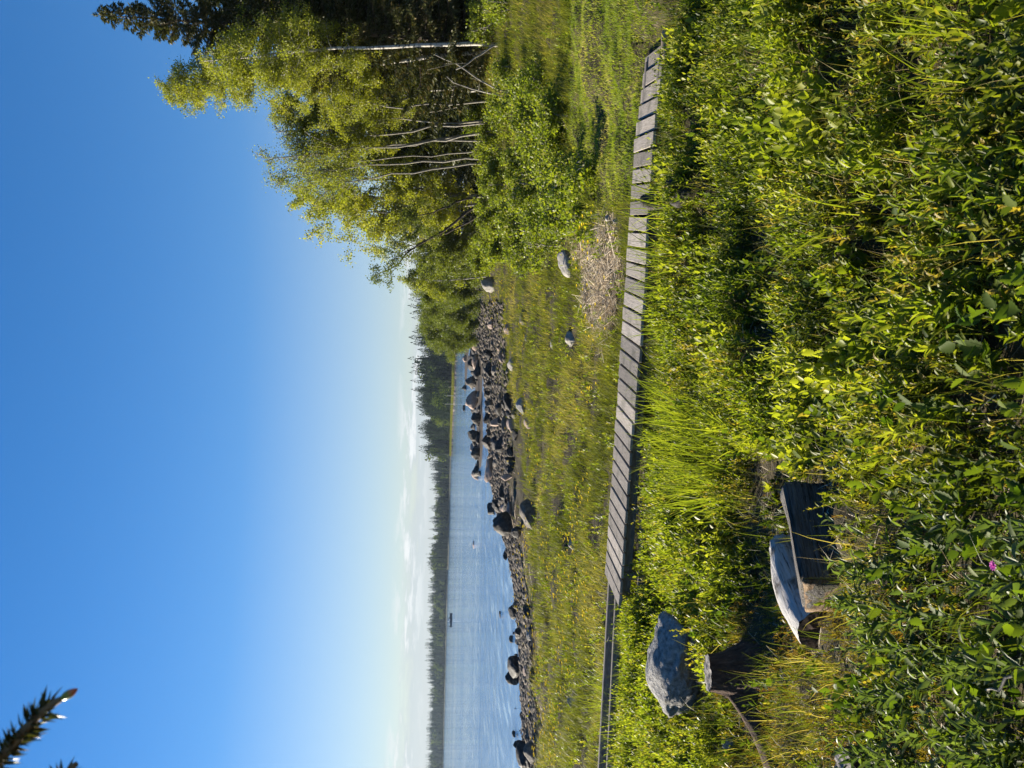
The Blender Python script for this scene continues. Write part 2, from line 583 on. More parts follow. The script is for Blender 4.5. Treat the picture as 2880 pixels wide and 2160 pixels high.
for iy in (660, 740, 820, 900, 970):
    for ix, z in ((1045, -.04 if iy > 760 else .15), (1037, .10), (1030, .07), (1017, -.12 if iy > 780 else .12), (1002, -.5 if iy > 760 else .25)):
        p = hit(ix, iy, z)
        CP.append((p.x, p.y, z))
for ix, iy, z in ((1035, 1060, -.25), (1000, 1200, -.6), (1000, 1500, -.6), (1060, 1300, -.5), (990, 900, -.6)):
    p = hit(ix, iy, z)
    CP.append((p.x, p.y, z))
CP += [(-1.25, 3.55, 1.19), (-1.2, 3.9, 1.12), (-.9, 3.35, 1.27), (-1.6, 3.7, 1.16)]
CP = np.array(CP)
OFF = 14.0


def uw(x, y):
    return np.stack([np.asarray(x) / (np.asarray(y) + OFF) * 1.4, np.log(np.asarray(y) + OFF)], -1)


def _phi(d2):
    return np.where(d2 > 1e-12, d2 * np.log(np.maximum(d2, 1e-12)), 0)


_C = uw(CP[:, 0], CP[:, 1])
_n = len(_C)
_A = np.zeros((_n + 3, _n + 3))
_A[:_n, :_n] = _phi(((_C[:, None] - _C[None]) ** 2).sum(-1)) + np.eye(_n) * 2e-4
_A[:_n, _n] = 1
_A[:_n, _n + 1:] = _C
_A[_n:, :_n] = _A[:_n, _n:].T
_w = np.linalg.solve(_A, np.concatenate([CP[:, 2], [0, 0, 0]]))
NU, NW = 420, 420
GU = np.linspace(-2.2, 2.6, NU)
GW = np.linspace(math.log(OFF - 9), math.log(OFF + 150), NW)
UU, WW = np.meshgrid(GU, GW)
Q = np.stack([UU.ravel(), WW.ravel()], -1)
ZZ = np.zeros(len(Q))
for s in range(0, len(Q), 20000):
    q = Q[s:s + 20000]
    ZZ[s:s + 20000] = _phi(((q[:, None] - _C[None]) ** 2).sum(-1)) @ _w[:_n] + _w[_n] + q @ _w[_n + 1:]
YY = np.exp(Q[:, 1]) - OFF
XX = Q[:, 0] / 1.4 * (YY + OFF)
_h1, _h2 = Wave(2.4, 3), Wave(.8, 4)
land = np.clip((ZZ - .05) / .3, 0, 1)
ZZ = np.clip(ZZ, -1.2, 4.5)
ZZ = ZZ + land * (.075 * _h1(XX, YY) + .045 * _h2(XX, YY)) + (1 - land) * .02 * _h2(XX, YY)
fg = np.clip((YY - .8) / 1.0, 0, 1) * np.clip((9.2 - YY) / 1.2, 0, 1) * np.clip((np.hypot(XX + 1.1, YY - 4.1) - .9) / .8, 0, 1) * np.clip((np.hypot(XX + 2.1, YY - 5.7) - 1.5) / .8, 0, 1)
_h3, _h4 = Wave(1.5, 13), Wave(.75, 14)
ZZ = ZZ + fg * (.065 * _h3(XX, YY) + .045 * _h4(XX, YY)) * np.clip((YY - 1.2) / 2.5, .35, 1)
_a0 = hit(1306.7, 1239.4, 1.0)
_ds = (XX - _a0.x) * math.cos(R(-12.4)) + (YY - _a0.y) * math.sin(R(-12.4))
_dt = (XX - _a0.x) * math.sin(R(-12.4)) - (YY - _a0.y) * math.cos(R(-12.4))
bed = (_ds > -.4) & (_ds < 7.0) & (_dt > -.22) & (_dt < 1.15)
ZZ = np.where(bed, np.minimum(ZZ, .90), ZZ)
ZG = ZZ.reshape(NW, NU)


def zg(x, y):
    x, y = np.asarray(x, float), np.asarray(y, float)
    u = (x / (y + OFF) * 1.4 - GU[0]) / (GU[1] - GU[0])
    w = (np.log(np.maximum(y + OFF, 1)) - GW[0]) / (GW[1] - GW[0])
    u, w = np.clip(u, 0, NU - 1.001), np.clip(w, 0, NW - 1.001)
    i, j = w.astype(int), u.astype(int)
    a, b = w - i, u - j
    return (ZG[i, j] * (1 - a) * (1 - b) + ZG[i + 1, j] * a * (1 - b) + ZG[i, j + 1] * (1 - a) * b + ZG[i + 1, j + 1] * a * b)


def on_ground(ix, iy):
    """where the sight line through a picture point meets the ground or the water"""
    d = ray(ix, iy)
    t, prev = 1.0, None
    while t < 400:
        x, y, z = d.x * t, d.y * t, CAM_H + d.z * t
        g = max(0.0, float(zg(x, y)))
        if z <= g:
            return Vector((x, y, g))
        t *= 1.004
    return Vector((x, y, 0))


g = Geo()
ii = np.arange(NW * NU).reshape(NW, NU)
a, b, c, d = ii[:-1, :-1].ravel(), ii[:-1, 1:].ravel(), ii[1:, 1:].ravel(), ii[1:, :-1].ravel()
g.add(np.stack([XX, YY, ZZ], -1), np.concatenate([np.stack([a, b, c], -1), np.stack([a, c, d], -1)]))
tag(g.build('ground', M['soil']), 'brown soil and gravel sloping down to the bay', 'ground', kind='structure')

g = Geo()
g.add([(-5000, -60, 0), (5000, -60, 0), (5000, 5000, 0), (-5000, 5000, 0)], [(0, 1, 2), (0, 2, 3)])
tag(g.build('water', M['water']), 'rippled pale blue water of the bay', 'water', kind='structure')


# ------------------------------------------------------------------ rocks
def rock_mesh(name, seed, sub=4, facets=9, rough=.13, sharp=.66):
    import bmesh
    r = np.random.default_rng(seed)
    b = bmesh.new()
    bmesh.ops.create_icosphere(b, subdivisions=sub, radius=1)
    V = np.array([v.co[:] for v in b.verts])
    F = np.array([[v.index for v in f.verts] for f in b.faces])
    b.free()
    for k in range(facets):
        n = nrm(r.normal(size=3))
        lim = r.uniform(sharp - .15, sharp + .1)
        dd = V @ n
        V = V - np.outer(np.where(dd > lim, (dd - lim) * .85, 0), n)
    off = r.uniform(-50, 50, 3)
    for i, v in enumerate(V):
        p = Vector(v)
        h = mnoise.fractal(p * 1.5 + Vector(off), .9, 2.1, 5) + .35 * mnoise.fractal(p * 6 + Vector(off), .7, 2.1, 4)
        V[i] = v * (1 + rough * h)
    V = V / np.abs(V).max(0)
    g = Geo()
    g.add(V, F)
    return g, V, F


def make_rock(name, mat, seed, loc, half, rotz=0.0, sink=.25, label=None, cat='boulder', group=None, facets=9, rough=.1, sub=4, tilt=0.0):
    """half = half sizes; loc = ground contact"""
    g, V, F = rock_mesh(name, seed, sub, facets, rough)
    V = V * np.array(half)
    ct, st_ = math.cos(tilt), math.sin(tilt)
    V = V @ np.array([[ct, 0, st_], [0, 1, 0], [-st_, 0, ct]]).T
    cz, sz = math.cos(rotz), math.sin(rotz)
    V = V @ np.array([[cz, -sz, 0], [sz, cz, 0], [0, 0, 1]]).T
    V[:, 2] += half[2] * (1 - 2 * sink)
    gg = Geo()
    gg.add(V, F)
    o = gg.build(name, mat)
    o.location = loc
    return tag(o, label, cat, group)


def rock_px(x0, x1, y0, y1, mat, seed, label, cat='boulder', group=None, full=True, depth=.8, name='boulder', sink=.2, facets=9, rough=.1, tilt=0.0, rotz=0.0, sub=4):
    """a boulder standing where the picture shows its foot; x0..x1 its top..foot, y0..y1 its sides (photo pixels)"""
    k = 1 / PS if full else 1
    x0, x1, y0, y1 = x0 * k, x1 * k, y0 * k, y1 * k
    p = on_ground(x1, (y0 + y1) / 2)
    D = p.y
    w = (y1 - y0) * PS / FPX * D
    h = (x1 - x0) * PS / FPX * D / (1 - .35 * 2 * sink)
    dp = w * depth
    loc = Vector((p.x, p.y + dp * .4, 0))
    loc.z = max(float(zg(loc.x, loc.y)), -.15)
    return make_rock(name, M[mat], seed, loc, (w / 2, dp / 2, h / 2 / (1 - sink)), rotz, sink, label, cat, group, facets, rough, sub, tilt)


# foreground boulder
rock_px(1840, 1985, 1740, 2048, 'rock_blue', 5, 'rough blue-grey boulder with a mossy top behind the tree stump', depth=.8, sink=.2, facets=6, rough=.12, sub=5)
rock_px(2042, 2078, 2079, 2128, 'rock_pale', 6, 'small pale stone in the grass beside the root of the tree stump', 'stone', name='stone', sink=.25)
# by the boardwalk
rock_px(1818, 1905, 534, 594, 'rock_dark', 8, 'black rounded boulder pressed against the near edge of the boardwalk')
rock_px(1886, 1950, 470, 580, 'rock_dark', 9, 'grey straw-covered boulder in front of the black rounded boulder by the boardwalk', sink=.3)
rock_px(1868, 1890, 66, 176, 'rock_pink', 10, 'flat brownish stone slab at the grassy end of the boardwalk', 'stone', name='stone', depth=.4, sink=.2, facets=6)
rock_px(1708, 1724, 600, 622, 'rock_pale', 12, 'small pale stone beyond the boardwalk, touching the dry reeds', 'stone', name='stone')
rock_px(1722, 1738, 612, 628, 'rock_pale', 13, 'smaller pale stone between the boardwalk and its twin', 'stone', name='stone')
# meadow
rock_px(1578, 1614, 686, 784, 'rock_pale', 14, 'long pale boulder sloping in the meadow beyond the dry reeds', depth=.6, sink=.12, tilt=-.42, facets=6)
rock_px(1600, 1616, 921, 975, 'rock_pale', 15, 'low pinkish grey stone lying alone in the middle of the meadow', 'stone', name='stone', sink=.35)
rock_px(1356, 1390, 774, 821, 'rock_pale', 16, 'pale rounded boulder with a dark cap at the foot of the thin birch', sink=.2, facets=4)
rock_px(1551, 1560, 945, 982, 'rock_pale', 17, 'thin flat pale stone in the meadow behind the low pinkish stone', 'stone', name='stone', sink=.35)
rock_px(1447, 1454, 760, 770, 'rock_pale', 18, 'tiny whitish stone in the meadow beside the leafy shrubs', 'stone', name='stone')
rock_px(1466, 1478, 868, 925, 'rock', 19, 'long flat grey stone at the back of the meadow below the pink boulder', 'stone', name='stone', sink=.35)
rock_px(1478, 1484, 940, 960, 'rock_pale', 20, 'small flat pale stone just left of the long flat grey stone', 'stone', name='stone', sink=.35)
rock_px(1459, 1478, 1117, 1168, 'rock_blue', 21, 'flat bluish stone where the meadow meets the stony point', 'stone', name='stone', sink=.35)
rock_px(1478, 1497, 1168, 1208, 'rock_pink', 22, 'flat pinkish stone next to the flat bluish stone on the meadow edge', 'stone', name='stone', sink=.35)
rock_px(1602, 1616, 1960, 1995, 'rock_pale', 23, 'pale stone half sunk in the long meadow grass behind the bare beams', 'stone', name='stone', sink=.35)
rock_px(1602, 1622, 1518, 1550, 'rock_pale', 24, 'greyish white stone in the meadow grass beyond the left part of the deck', 'stone', name='stone', sink=.35)
# shore, near
rock_px(1392, 1446, 1433, 1512, 'rock_dark', 25, 'large dark peaked boulder at the edge of the water', depth=.8, sink=.12, facets=12)
rock_px(1443, 1469, 1475, 1517, 'rock_dark', 26, 'dark rounded boulder in front of the large peaked one', sink=.15)
rock_px(1466, 1509, 1408, 1494, 'rock', 27, 'long smooth pale boulder lying at the grass edge below the peaked one', depth=.6, sink=.15, tilt=-.3)
rock_px(1366, 1391, 1415, 1458, 'rock_dark', 28, 'dark mound-shaped boulder in the shallows beyond the large peaked one', sink=.15)
rock_px(1362, 1390, 1288, 1360, 'rock_pink', 29, 'long brownish boulder at the tip of the stony point', sink=.15, depth=.7)
rock_px(1412, 1441, 1332, 1353, 'rock_pink', 30, 'upright reddish stone on the stony point', 'stone', name='stone', sink=.1)
rock_px(1422, 1460, 1880, 1934, 'rock_dark', 31, 'dark oval boulder in the water, the farther of a touching pair', sink=.18)
rock_px(1434, 1466, 1842, 1922, 'rock_dark', 32, 'dark long boulder in the water, the nearer of a touching pair', sink=.18)
rock_px(1449, 1484, 2085, 2114, 'rock_dark', 33, 'round dark boulder at the water, rear one of the cluster of three')
rock_px(1456, 1492, 2092, 2170, 'rock_dark', 34, 'large dark boulder in the middle of the cluster of three by the water')
rock_px(1478, 1512, 2098, 2165, 'rock', 35, 'grey sharp-edged boulder at the front of the cluster of three by the water')
rock_px(1433, 1453, 1703, 1754, 'rock_dark', 36, 'dark boulder standing in the shallows with a flat stone beside it')
rock_px(1446, 1460, 1692, 1716, 'rock', 37, 'flat stone touching the dark boulder in the shallows', 'stone', name='stone', sink=.3)
rock_px(1451, 1469, 1763, 1804, 'rock_dark', 38, 'rounded dark boulder half out of the water between the touching pair and the flat stone')
rock_px(1396, 1408, 1720, 1745, 'rock', 39, 'small pointed stone standing alone far out in the water', 'stone', name='stone', sink=.15)
rock_px(1402, 1408, 2032, 2048, 'rock_dark', 40, 'tiny pointed dark stone far out in the water beyond the touching pair', 'stone', name='stone', sink=.15)
rock_px(1448, 1456, 2064, 2084, 'rock_dark', 41, 'low dark stone in the water next to the cluster of three', 'stone', name='stone', sink=.25)
rock_px(1326, 1333, 1521, 1547, 'rock_pink', 42, 'pinkish low stone far out in the bay by itself', 'stone', name='stone', sink=.15)
rock_px(1418, 1431, 1549, 1581, 'rock_dark', 43, 'dark low stone in the shallows left of the large peaked boulder', 'stone', name='stone', sink=.2)
rock_px(1474, 1500, 1700, 1745, 'rock_dark', 44, 'dark stone at the grass edge behind the yellow flowers', 'stone', name='stone')
rock_px(1486, 1503, 1768, 1806, 'rock_blue', 45, 'grey stone on the stony strip in front of the rounded dark boulder', 'stone', name='stone')
# far strip
for q in ((1374, 1391, 898, 926, 'rock_pink', 50, 'pink-lit rounded boulder standing in reeds on the far shore'),
          (1417, 1436, 908, 941, 'rock_pink', 51, 'two-toned cracked boulder in the grass in front of the pink-lit one'),
          (1303, 1332, 912, 944, 'rock_dark', 52, 'big black boulder under the willow shrubs'),
          (1360, 1388, 980, 1013, 'rock_dark', 53, 'black blocky boulder at the end of the narrow pool'),
          (1365, 1388, 1017, 1065, 'rock_dark', 54, 'long dark smooth boulder along the narrow pool'),
          (1310, 1342, 1006, 1043, 'rock_dark', 55, 'tall dark boulder on the far strip nearest the willows'),
          (1310, 1340, 1057, 1092, 'rock', 56, 'tall grey pyramid-shaped boulder on the far strip'),
          (1313, 1345, 1098, 1156, 'rock_pink', 57, 'broad brown boulder on the middle of the far strip'),
          (1326, 1352, 1160, 1200, 'rock_dark', 58, 'dark pile-like boulder on the far strip left of the broad brown one'),
          (1319, 1350, 1205, 1243, 'rock_dark', 59, 'dark rounded boulder near the outer end of the far strip'),
          (1325, 1350, 1254, 1296, 'rock_dark', 60, 'last dark boulder at the outer end of the far strip'),
          (1300, 1312, 1082, 1100, 'rock_dark', 61, 'dark stump-shaped boulder in the water behind the far strip'),
          (1301, 1313, 997, 1020, 'rock_pink', 62, 'pinkish boulder in the water beside the willow shrubs'),
          (1300, 1308, 1138, 1158, 'rock_dark', 63, 'small dark boulder in the water behind the broad brown one'),
          (1429, 1449, 1002, 1046, 'rock_pale', 64, 'pale flat-topped boulder on the landward side of the stony point'),
          (1367, 1388, 1071, 1094, 'rock_dark', 65, 'dark boulder with a lit side between the long smooth one and its row'),
          (1364, 1384, 1094, 1122, 'rock_dark', 66, 'dark boulder in the row along the narrow pool, beside a lit one'),
          (1366, 1388, 1122, 1146, 'rock', 67, 'grey boulder in the row along the narrow pool'),
          (1380, 1404, 1176, 1204, 'rock_pink', 68, 'brown hollow boulder on the middle of the stony point'),
          (1358, 1381, 1163, 1195, 'rock_dark', 69, 'dark boulder behind the brown hollow one'),
          (1357, 1381, 1219, 1264, 'rock_dark', 70, 'large dark boulder along the pool, right of the brownish tip boulder')):
    rock_px(*q[:4], q[4], q[5], q[6], sink=.15, facets=11, rough=.14)

# smaller stones that nothing tells apart: shared shapes, many objects
protos = []
for k in range(7):
    gk, V, F = rock_mesh('stone', 300 + k, 3, 12, .18, .6)
    row = []
    for mt in ('rock', 'rock_dark', 'rock_pink', 'rock_pale'):
        gq = Geo()
        gq.add(V, F)
        o = gq.build('stone', M[mt])
        row.append(o.data)
        bpy.data.objects.remove(o)
    protos.append(row)


def stone(loc, s, mi, label, group, sx=1.0, sz=.7):
    o = bpy.data.objects.new('stone', protos[random.randrange(7)][mi])
    COL.objects.link(o)
    o.location = (loc[0], loc[1], loc[2] + s * sz * .35)
    o.scale = (s * sx, s * random.uniform(.7, 1.1), s * sz)
    o.rotation_euler = (random.uniform(-.2, .2), random.uniform(-.2, .2), random.uniform(0, 6.28))
    return tag(o, label, 'stone', group)


def scatter_stones(n, fx, smin, smax, mats, label, group, power=2.2):
    for i in range(n):
        ix, iy = fx()
        p = on_ground(ix, iy)
        s = smin + (smax - smin) * random.random() ** power
        stone(p, s * (.6 + p.y / 90), random.choice(mats), label, group, random.uniform(.8, 1.5), random.uniform(.45, .85))


def shore_line(iy):
    xs = [(640, 1046), (760, 1046), (900, 1052), (980, 1054), (1050, 1060), (1130, 1076), (1200, 1097), (1270, 1108), (1350, 1117), (1480, 1123), (1659, 1131), (1700, 1133)]
    return float(np.interp(iy, [a for a, b in xs], [b for a, b in xs]))


def f_point():
    iy = random.uniform(740, 1140)
    s = shore_line(iy)
    return s + random.uniform(2, 1) + random.random() ** 1.2 * np.interp(iy, [740, 850, 1000, 1140], [40, 62, 66, 40]), iy


def f_left():
    iy = random.uniform(1140, 1680)
    return shore_line(iy) + 3 + random.random() * 34, iy


def f_far():
    iy = random.uniform(655, 1030)
    return random.uniform(1022, 1038) - (0 if iy < 960 else -3), iy


def f_water():
    iy = random.uniform(1040, 1659)
    return shore_line(iy) - random.random() ** 2 * 22 - 1, iy


scatter_stones(125, f_point, .08, .42, (0, 0, 1, 1, 1, 1, 2), 'rounded grey-brown stone among the many on the stony point', 'stones on the stony point')
scatter_stones(75, f_left, .07, .28, (0, 1, 1, 1, 2), 'dark grey stone in the stony strip between the meadow and the open water', 'stones along the left shore')
scatter_stones(70, f_far, .18, .62, (1, 1, 0, 2), 'dark stone in the row on the far strip beyond the narrow pool', 'stones on the far strip')
scatter_stones(16, f_water, .05, .2, (1, 1, 0), 'small dark stone poking out of the shallow water', 'stones in the shallows')

# gravel and pebbles: nobody could count them
g = Geo()
gk, PV, PF = rock_mesh('pebble', 91, 1, 3, .15)
n = 26000
iy = RNG.uniform(650, 1690, n)
base = np.interp(iy, [640, 760, 900, 980, 1050, 1130, 1200, 1270, 1350, 1480, 1659, 1700], [1036, 1036, 1052, 1054, 1060, 1076, 1097, 1108, 1117, 1123, 1131, 1133])
ix = base + RNG.uniform(0, 1, n) * np.interp(iy, [640, 900, 1100, 1659], [60, 66, 40, 46])
pts = []
for a_, b_ in zip(ix, iy):
    p = hit(a_, b_, .12)
    pts.append((p.x, p.y))
pts = np.array(pts)
pz = zg(pts[:, 0], pts[:, 1])
ok = (pz > -.06) & (pz < .42)
pts, pz = pts[ok], pz[ok]
n = len(pts)
sc = (.016 + .15 * RNG.random(n) ** 3.5) * (.5 + pts[:, 1] / 60)
rz = RNG.uniform(0, 6.28, n)
PVx = PV[None] * sc[:, None, None] * np.stack([np.ones(n), RNG.uniform(.6, 1, n), RNG.uniform(.4, .8, n)], -1)[:, None, :]
c_, s_ = np.cos(rz)[:, None], np.sin(rz)[:, None]
Vp = np.stack([PVx[..., 0] * c_ - PVx[..., 1] * s_ + pts[:, 0:1], PVx[..., 0] * s_ + PVx[..., 1] * c_ + pts[:, 1:2], PVx[..., 2] + pz[:, None] + sc[:, None] * .2], -1)
g.add(Vp.reshape(-1, 3), (PF[None] + (np.arange(n) * len(PV))[:, None, None]).reshape(-1, 3), np.repeat(RNG.random(n), len(PV)))
M['pebble'] = solid('pebble', [(.3, (.04, .034, .027)), (.6, (.11, .09, .07)), (.8, (.22, .185, .15))], 3, .9, bstr=.3, tintmix=.65, coord='Object')
tag(g.build('gravel', M['pebble']), 'grey and brown pebbles covering the stony shore', 'gravel', kind='stuff')

# ------------------------------------------------------------------ boardwalk
DE = np.array([math.cos(R(-12.4)), math.sin(R(-12.4)), 0])      # along
DN = np.array([DE[1], -DE[0], 0])                                # towards the viewer
A0 = np.array(hit(1306.7, 1239.4, 1.0))
bw = empty('boardwalk', A0, 'weathered grey plank boardwalk with bare beams running on past its end', 'boardwalk')


def loc(v):
    return np.array([v @ DE, v @ -DN, v[2]])


bw.rotation_euler = (0, 0, R(-12.4))
rd = random.Random(4)
g = Geo()
NP, SP = 36, .1862
for k in range(NP):
    near = .90 + rd.uniform(-.012, .012) + (.09 if 12 < k < 24 else 0)
    if k > 30:
        near = .88
    far = rd.uniform(-.012, .012)
    cx = k * SP + .078
    sag = rd.uniform(-.004, .004) - (.012 * (k - 30) if k > 30 else 0)
    wob = rd.uniform(-.012, .012)
    box(g, (cx, -(near + far) / 2, -.018 + sag), (.0785, wob * .1, rd.uniform(-.002, .002)), (-wob * .5, (near - far) / 2, 0), (0, 0, .018), rd.random(), .004)
g.build('deck', M['deck'], bw)


def beam(p0, p1, h, w, name='beam'):
    g = Geo()
    p0, p1 = loc(np.array(p0) - A0), loc(np.array(p1) - A0)
    d = p1 - p0
    L = np.linalg.norm(d)
    d = d / L
    s = np.array([-d[1], d[0], 0])
    u = np.cross(d, s)
    n = max(2, int(L / 1.5))
    c = (p0 + p1) / 2 - u * h / 2
    box(g, c, d * L / 2, s * w / 2, u * h / 2, .5, .008)
    return g.build(name, M['beam'], bw)


def fz(X, Y):
    return ((1200 + X / 2.304) / PS, (1440 + Y / 2.304) / PS)


for (xa, ya), (xb, yb), z, h, back in (((1176, 480), (1112, 1640), .955, .13, 3.2), ((1216, 640), (1166, 1640), .90, .10, 2.2), ((1384, 20), (1326, 1450), .78, .13, .2)):
    pa, pb = np.array(hit(*fz(xa, ya), z)), np.array(hit(*fz(xb, yb), z))
    dd = nrm((pb - pa)[None])[0]
    beam(pa - dd * back, pb + dd * 3.5, h, .075)
for k in range(8):                                               # short posts carrying the deck and beams
    for off in (.12, .74):
        q = A0 + DE * (.35 + k * .9) + DN * off
        z0 = float(zg(q[0], q[1])) - .1
        if z0 > .78:
            continue
        g = Geo()
        pl = loc(q - A0)
        top = -.05
        box(g, (pl[0], pl[1], (top + z0 - 1.0) / 2), (.05, 0, 0), (0, .05, 0), (0, 0, (top - z0 + 1.0) / 2), .5, .006)
        g.build('post', M['beam'], bw)
g = Geo()                                                       # stringers below the planks
for off in (.13, .73):
    box(g, (3.3, -off, -.105), (3.3, 0, 0), (0, .035, 0), (0, 0, .0675), .5, .006)
g.build('stringer', M['beam'], bw)

# ------------------------------------------------------------------ logs and stumps
FN, RN, UN = np.array(_F), np.array(_R), np.array(_U)


def proj(P):
    d = np.asarray(P, float) - np.array([0, 0, CAM_H])
    zc = d @ FN
    return (1440 - d @ UN / zc * FPX) / PS, (2160 - (1080 + d @ RN / zc * FPX)) / PS


M['silver'] = solid('silvered_wood', [(.34, (.06, .055, .05)), (.42, (.34, .325, .31)), (.8, (.56, .545, .52))], 6, .65, stretch=(.8, 14, 14), bstr=1.0, bdist=.02, blotch=(5, .60, .70, (.10, .085, .07)))
M['greywood'] = solid('grey_beam_wood', [(.36, (.02, .018, .016)), (.45, (.11, .10, .092)), (.8, (.24, .225, .205))], 5, .9, stretch=(.9, 13, 13), bstr=1.0, bdist=.03, blotch=(5, .56, .68, (.06, .055, .03)))
M['endgrain'] = solid('cut_wood', [(.3, (.05, .03, .017)), (.45, (.16, .105, .06)), (.75, (.29, .21, .135))], 12, .9, stretch=(1, 1, 3.5), bstr=1.0, bdist=.02, blotch=(9, .6, .7, (.05, .04, .035)))
M['endgrain_dark'] = solid('rotten_cut_wood', [(.25, (.02, .012, .007)), (.6, (.07, .04, .022)), (.85, (.12, .075, .045))], 9, .9, bstr=.7, bdist=.012)
M['stumptop'] = solid('stump_cut_top', [(.36, (.03, .027, .023)), (.47, (.17, .155, .14)), (.8, (.36, .34, .32))], 26, .85, bstr=1.0, bdist=.02, blotch=(14, .52, .66, (.05, .045, .04)))


def frame_obj(geo, name, mat, parent, mw):
    o = geo.build(name, mat)
    o.matrix_world = mw
    if parent:
        o.parent = parent
        o.matrix_parent_inverse = Matrix.Translation(parent.location).inverted()
    return o


def hexa(T, B, n, amp, seed, bev=.016):
    """block from four top and four bottom corners, softly worn: returns V,F"""
    import bmesh
    b = bmesh.new()
    tv = [b.verts.new(p) for p in T]
    bv = [b.verts.new(p) for p in B]
    b.faces.new(tv)
    b.faces.new(bv[::-1])
    for i in range(4):
        j = (i + 1) % 4
        b.faces.new((tv[j], tv[i], bv[i], bv[j]))
    bmesh.ops.recalc_face_normals(b, faces=list(b.faces))
    bmesh.ops.bevel(b, geom=list(b.edges), offset=bev, segments=2, affect='EDGES')
    for _ in range(n):
        bmesh.ops.subdivide_edges(b, edges=[e for e in b.edges if e.calc_length() > .035], cuts=1, use_grid_fill=True)
    b.normal_update()
    for v in b.verts:
        h = mnoise.fractal(Vector((v.co.x * 3, v.co.y * 14, v.co.z * 14)) + Vector((seed, 0, 0)), 1, 2, 4) + 1.3 * mnoise.noise(v.co * 3.5 + Vector((seed, 2, 0)))
        v.co += v.normal * h * amp
    bmesh.ops.triangulate(b, faces=list(b.faces))
    b.verts.index_update()
    V = np.array([v.co[:] for v in b.verts])
    F = np.array([[v.index for v in f.verts] for f in b.faces])
    b.free()
    return V, F


ZT = 1.50
T1, T2, T3 = hit(1730.4, 1253.5, ZT), at_depth(1737, 1322, 3.73), hit(1690, 1040.7, ZT)
ax_ = (T3 - T1).normalized()
side_ = Vector((-ax_.y, ax_.x, 0))
T4 = T3 + side_ * .17 + Vector((0, 0, -.06))
T2b = T2
zb = at_depth(1834, 1253, T1.y).z - .04
BL = empty('squared_log', (T1.x, T1.y, zb), 'dark grey squared log with a brown cut end, lying in front of the white log', 'log')
mw = Matrix.Translation(T1) @ Matrix(((ax_.x, side_.x, 0), (ax_.y, side_.y, 0), (0, 0, 1))).to_4x4()
inv = mw.inverted()
T = [inv @ p for p in (T1, T2b, T4, T3)]
B = [Vector((p.x, p.y, zb - T1.z)) for p in T]
B[3] = B[3] + Vector((0, 0, .02))
V, F = hexa(T, B, 5, .011, 3)
g = Geo()
g.add(V, F)
frame_obj(g, 'log_body', M['greywood'], BL, mw)
# the cut end: a thin irregular slab proud of the body
e1, e2 = T[0], T[1]
nrm_end = (e2 - e1).cross(Vector((0, 0, 1))).normalized()
if nrm_end.x > 0:
    nrm_end = -nrm_end
off_ = nrm_end * .006
q1, q2 = e1 + (e2 - e1) * .01 + off_, e1 + (e2 - e1) * .99 + off_
q3, q4 = q2 - off_ * 3, q1 - off_ * 3
topc = [p + Vector((0, 0, -.006)) for p in (q1, q2, q3, q4)]
botc = [Vector((p.x, p.y, zb - T1.z + .02)) for p in (q1, q2, q3, q4)]
V, F = hexa(topc, botc, 4, .006, 8, .003)
g = Geo()
g.add(V, F)
frame_obj(g, 'cut_end', M['endgrain'], BL, mw)

# white half-round log behind it
c1 = at_depth(1768, 1360, 3.84)
c0 = at_depth(1690, 1178, 4.5)
ax2 = (c0 - c1)
L2 = ax2.length
ax2.normalize()
s2 = Vector((0, 0, 1)).cross(ax2).normalized()
u2 = ax2.cross(s2)
mw2 = Matrix.Translation(c1) @ Matrix((ax2, s2, u2)).transposed().to_4x4()
WL = empty('round_log', c1 - Vector((0, 0, .1)), 'silvery white barkless log with a dark rotten end, lying behind the squared log', 'log')
g = Geo()
NS, NR = 30, 30
th = np.linspace(0, 2 * np.pi, NR, endpoint=False)
V = []
for i in range(NS):
    t = i / (NS - 1)
    r0 = .112 + .012 * math.sin(t * 5) - .02 * max(0, t - .8) * 5
    bow = .05 * math.sin(t * math.pi)
    for a_ in th:
        p = Vector((t * 2, math.cos(a_) * 2, math.sin(a_) * 2))
        rr = r0 * (1 + .06 * mnoise.fractal(p + Vector((5, 1, 2)), 1, 2, 4)) + .005 * math.sin(a_ * 11 + 3 * math.sin(t * 3)) + .012 * mnoise.noise(Vector((t * 2.5, a_ * 1.2, 7)))
        V.append((t * L2, math.cos(a_) * rr * 1.12 + bow, math.sin(a_) * rr * .95))
F = []
for i in range(NS - 1):
    for j in range(NR):
        k = (j + 1) % NR
        A_, B_, C_, D_ = i * NR + j, i * NR + k, (i + 1) * NR + k, (i + 1) * NR + j
        F += [(A_, C_, B_), (A_, D_, C_)]
V += [(L2 + .01, 0, 0)]
F += [(len(V) - 1, (NS - 1) * NR + j, (NS - 1) * NR + (j + 1) % NR) for j in range(NR)]
g.add(V, F)
frame_obj(g, 'log_body', M['silver'], WL, mw2)
g = Geo()
V = [(.006, 0, 0)]
for ring, rr in enumerate((.35, .7, 1.0)):
    for j in range(NR):
        b_ = np.array(g.V[0][j]) if False else None
        a_ = th[j]
        p = Vector((0, math.cos(a_) * 2, math.sin(a_) * 2))
        r_ = (.112 * (1 + .06 * mnoise.fractal(p + Vector((5, 1, 2)), 1, 2, 4)) + .004 * math.sin(a_ * 9)) * rr * .985
        V.append((-.004 + .012 * mnoise.noise(Vector((math.cos(a_) * rr * 4, math.sin(a_) * rr * 4, 3))) * (rr < 1), math.cos(a_) * r_ * 1.12, math.sin(a_) * r_ * .95))
F = [(0, 1 + (j + 1) % NR, 1 + j) for j in range(NR)]
